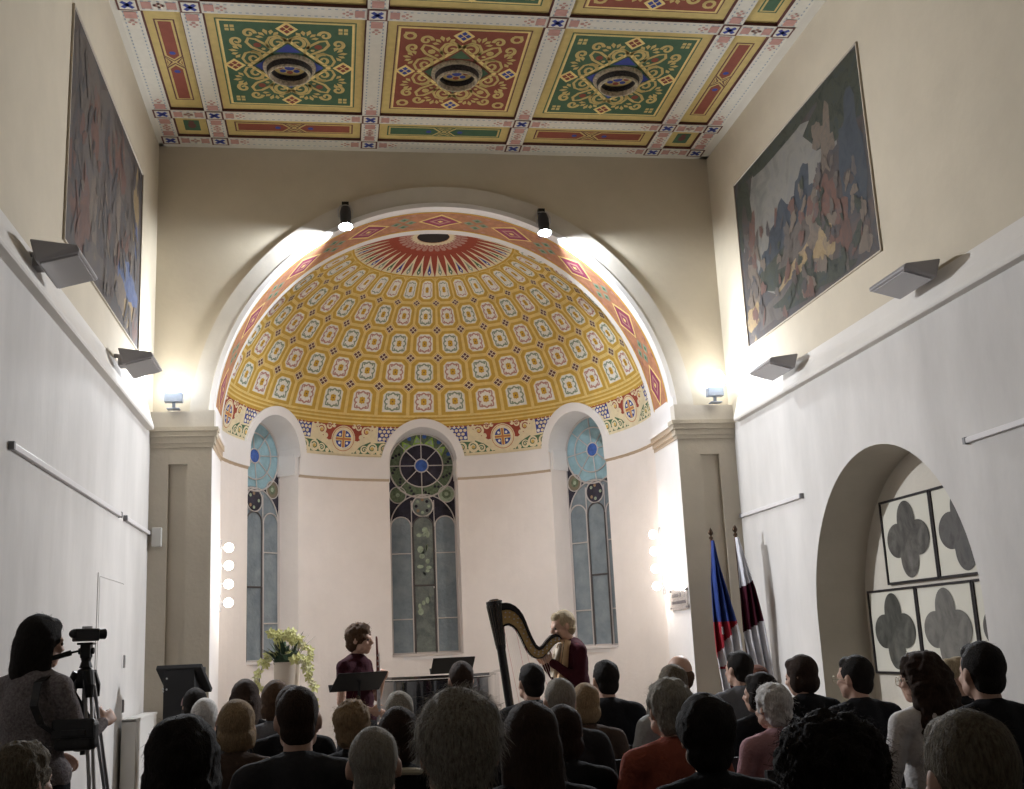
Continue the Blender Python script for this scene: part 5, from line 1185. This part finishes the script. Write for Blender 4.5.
# flags on leaning poles
FD = cloth('flag_blue', (.03, .055, .21)); FRD = cloth('flag_red', (.34, .03, .045)); FW = cloth('flag_white', (.66, .66, .70)); FMR = cloth('flag_maroon', (.055, .010, .02)); POLE = mat('pole_wood', (.10, .05, .03), .4); BRS = mat('finial_brass', (.07, .045, .03), .35, metal=.8)
def flag(x0, x1, y, zt, lb, left, right, zs, colors):
    """pole from (x1, floor) to (x0, zt); cloth hangs between curves left(z), right(z)"""
    e = empty('flag', (x1, y, FL), 0, lb, 'flag'); O = Vector((x1, y, FL))
    b = MB(); b.tube([Vector((x0, y, zt)) - O, (0, 0, .05)], .014, 8); pl_ = b.build('pole', POLE, e, smooth=True)
    b = MB(); b.lathe([(0, 0), (.022, 0), (.018, .02), (.008, .03), (.024, .05), (.026, .065), (.014, .09), (0, .11)], 14, c=Vector((x0, y, zt)) - O); b.build('finial', BRS, pl_, smooth=True)
    b = MB(); b.lathe([(.17, 0), (.17, .03), (.05, .05), (.03, .2), (.0, .2)], 20); b.build('base', BRS, e, smooth=True)
    b = MB(); nu, nv = 48, 130; V = []
    for j in range(nv + 1):
        z = zs[0] + (zs[1] - zs[0]) * j / nv; l, r = left(z), right(z)
        for i in range(nu + 1):
            u = i / nu; amp = min(.05, .02 + (r - l) * .2); px_ = l + (r - l) * u; py_ = y - .03 - amp * (1 + sin(u * 3.2 * 2 * PI + z * 1.7)) + .02 * sin(z * 5 + u * 3)
            V.append(Vector((px_, py_, z)) - O)
    for m_ in colors[0]: b.mi(m_)
    k0 = len(b.v); b.v += [tuple(v) for v in V]
    for j in range(nv):
        for i in range(nu):
            u, z = (i + .5) / nu, zs[0] + (zs[1] - zs[0]) * (j + .5) / nv; a = j * (nu + 1) + i
            b.f.append((a, a + 1, a + nu + 2, a + nu + 1)); b.m.append(colors[1](u, z))
    o = b.build('cloth', colors[0][0], e, smooth=True, recalc=False); so = o.modifiers.new('s', 'SOLIDIFY'); so.thickness = .004
    return e
def itp(tab): 
    def f(z):
        for (z0, v0), (z1, v1) in zip(tab, tab[1:]):
            if z <= z0 and z >= z1: return v0 + (v1 - v0) * (z0 - z) / (z0 - z1)
        return tab[-1][1] if z < tab[-1][0] else tab[0][1]
    return f
flag(3.60, 3.66, 10.45, 2.40, 'blue, red and white flag hanging from a leaning pole in front of the right pilaster', itp([(2.38, 3.585), (2.0, 3.54), (1.3, 3.525), (.8, 3.56)]), itp([(2.38, 3.61), (2.1, 3.65), (1.8, 3.71), (1.5, 3.78), (1.25, 3.80), (.8, 3.74)]), (2.38, .85),
     ([FD, FRD, FW], lambda u, z: 0 if z > 1.62 - .0 * u and (z > 1.60) else (2 if (z < 1.28 + .35 * u and z > 1.18 + .12 * u and u > .0) else (1 if z > 1.18 else (2 if u < .35 else 1)) if not (u > .25 and u < .45 and 1.50 < z < 1.57) else 2)))
flag(3.83, 3.86, 10.40, 2.42, 'white and dark maroon flag hanging beside the right wall', itp([(2.40, 3.81), (1.5, 3.80), (.8, 3.86)]), itp([(2.40, 3.84), (2.2, 3.89), (1.9, 3.95), (1.6, 4.00), (1.2, 4.05), (.8, 4.06)]), (2.40, .85),
     ([FW, FMR], lambda u, z: 1 if (1.50 + .12 * u < z < 1.92 + .07 * u) else 0))

# lectern by the left pilaster
e = empty('lectern', (-1.22, 9.75, FL), -.25, 'dark lectern with a sloping desk beside the left pilaster', 'lectern'); LB = mat('lectern_black', (.02, .02, .022), .7)
b = MB(); b.prism([(-.13, -.12, 0), (.13, -.12, 0), (.13, .14, 0), (-.13, .14, 0)], (0, 0, 1.38)); bevel(b.build('column', LB, e), .008)
b = MB(); b.box(-.2, .2, -.2, .2, 0, .03); b.build('base', LB, e)
b = MB(); M = Matrix.Translation((0, 0, 1.29)) @ Matrix.Rotation(math.radians(-40), 4, 'X'); b.box(-.19, .19, -.16, .16, -.02, .02, M=M); b.prism([(-.13, -.10, 1.16), (-.13, .13, 1.16), (-.13, .13, 1.18), (-.13, -.10, 1.35)], (.26, 0, 0)); bevel(b.build('desk', LB, e), .006)
b = MB()
for (x, z) in ((-.10, 1.30), (-.13, 1.22), (-.10, 1.215), (-.13, 1.20)): b.ball((x, -.115, z), .010, nu=8, nv=6)
for x in (-.05, -.025): b.box(x, x + .014, -.112, -.102, 1.20, 1.30)
b.build('fittings', mat('fitting_pale', (.6, .6, .6), .3), e)

# camera operator, tripod, camcorder, bag
p = dict(STAND); p.update(shl=(-.155, -.03, 1.365), shr=(.155, -.03, 1.365), elr=(.215, .02, 1.13), wrr=(.20, .22, 1.20), thr=(-.4, 0, .9), ell=(-.185, .04, 1.11), wrl=(-.08, .24, 1.05)); p['handcurl'] = 1.1
TW = mat('tweed_grey', (.26, .23, .23), .95, 1, 90, .4, 120, spec=.05, alt=(.12, .105, .105))
cw = person(-1.325, 5.46, -.42, .985, FL, p, True, -22, 4, 'shoulder', 'black', TW, C_BLK, 'standing person with black shoulder-length hair in a grey tweed jacket beside a video tripod', 1500)
b = MB(); b.lathe([(.150, 1.02), (.165, .93), (.172, .86), (.165, .86), (.15, .93)], 24); o = b.build('jacket_hem', TW, cw, smooth=True); o.scale = (1, .82, 1)
bpy.context.view_layer.update(); CM = cw.matrix_world
BP = CM @ Vector((.255, -.05, 1.12)); e = empty('shoulder_bag', BP, -.15, 'black leather shoulder bag hanging at the hip of the person in tweed', 'bag'); BG = mat('bag_leather', (.018, .017, .018), .4, .2, 30, .2, 40)
b = MB(); b.box(-.09, .09, -.04, .04, -.02, .11); o = b.build('body', BG, e); bevel(o, .025, 4)
b = MB(); b.box(-.092, .092, -.05, -.035, .03, .115); bevel(b.build('flap', BG, e), .008, 2)
b = MB(); b.box(-.05, .06, -.058, -.048, .04, .07); bevel(b.build('pocket', BG, e), .006, 2)
b = MB(); IM = Matrix.Translation(-BP) 
IMB = (Matrix.Translation(BP) @ RZ(-.15)).inverted()
P3 = [IMB @ (CM @ Vector(v)) for v in ((.19, -.10, 1.17), (.15, -.155, 1.22), (.115, -.165, 1.30), (.10, -.125, 1.40), (.10, -.03, 1.440), (.115, .07, 1.38), (.17, .135, 1.24), (.24, .06, 1.19))]
sd = (IMB.to_3x3() @ CM.to_3x3() @ Vector((1, 0, 0))).normalized() * .02
for a, c in zip(P3, P3[1:]):
    n_ = (c - a).cross(sd).normalized() * .004
    b.add([a - sd, a + sd, c + sd, c - sd, a - sd + n_, a + sd + n_, c + sd + n_, c - sd + n_], [(0, 1, 2, 3), (7, 6, 5, 4), (0, 4, 5, 1), (2, 6, 7, 3), (1, 5, 6, 2), (0, 3, 7, 4)])
b.build('strap', BG, e)
TX_, TY = -1.125, 5.50
e = empty('tripod', (TX_, TY, FL - .0), 0, 'silver and black video tripod beside the left wall', 'tripod'); ALU = mat('aluminium', (.42, .42, .43), .35, metal=.8)
for k, a in enumerate((math.radians(-62), math.radians(58), math.radians(178))):
    dx, dy = cos(a), sin(a); leg = MB(); A = Vector((.035 * dx, .035 * dy, 1.38)); F = Vector((.36 * dx, .36 * dy, .02)); tw = Vector((-dy, dx, 0)) * .014
    for s_ in (-1, 1): leg.tube([A + tw * s_, A.lerp(F, .42) + tw * s_ * .7], .008, 8)
    leg.tube([A.lerp(F, .36), A.lerp(F, .72)], .0095, 8); leg.tube([A.lerp(F, .68), F], .0075, 8); lg = leg.build('leg', ALU, e, smooth=True)
    for f in (.42, .70):
        c = A.lerp(F, f); q_ = MB(); q_.box(c.x - .018, c.x + .018, c.y - .016, c.y + .016, c.z - .022, c.z + .022); q_.tube([c + Vector((0, -.01, 0)), c + Vector((.04, -.02, -.012)), c + Vector((.055, -.02, .006))], .006, 6); q_.build('leg_clamp', BLK, lg)
    q_ = MB(); q_.ball(F, .016); q_.build('rubber_foot', BLK, lg)
    q_ = MB(); q_.tube([A + Vector((0, 0, .03)), A + Vector((dx * .03, dy * .03, -.03)), A + Vector((dx * .035, dy * .035, -.08))], [.024, .022, .016], 10); q_.build('leg_hinge', BLK, lg)
b = MB(); b.tube([(0, 0, 1.05), (0, 0, 1.46)], .012, 10); b.lathe([(.04, 1.34), (.045, 1.37), (.035, 1.42), (.02, 1.43)], 16); b.build('centre_column', BLK, e, smooth=True)
b = MB(); b.tube([(0, 0, 1.43), (0, 0, 1.46), (0, 0, 1.49)], [.03, .02, .028], 12); b.box(-.022, .022, -.03, .03, 1.475, 1.535); b.tube([(-.035, 0, 1.505), (.035, 0, 1.505)], .015, 10); b.box(-.035, .035, -.04, .04, 1.533, 1.543); bevel(b.build('pan_head', BLK, e), .003)
b = MB(); b.tube([(-.015, -.01, 1.51), (-.06, -.035, 1.50)], .005, 8); b.tube([(-.06, -.035, 1.50), (-.145, -.08, 1.475)], [.013, .011], 10); b.build('pan_handle', BLK, e, smooth=True)
e = empty('video_camera', (TX_, TY, FL + 1.544), -.95, 'small black video camera mounted on the tripod', 'camera')
b = MB(); b.box(-.025, .025, -.06, .05, .005, .062); b.ball((0, -.055, .04), (.022, .03, .022)); bevel(b.build('body', mat('camcorder_black', (.03, .03, .033), .35), e), .008, 3)
b = MB(); b.tube([(0, .05, .036), (0, .085, .036)], [.022, .024], 16); b.build('lens', BLK, e)
b = MB(); M = Matrix.Translation((-.028, .02, .04)) @ Matrix.Rotation(.5, 4, 'Z'); b.box(-.06, 0, -.003, .003, -.022, .022, M=M); b.build('flip_screen', BLK, e)
b = MB(); b.box(-.01, .01, -.02, .02, .062, .072); b.build('shoe', STEEL, e)
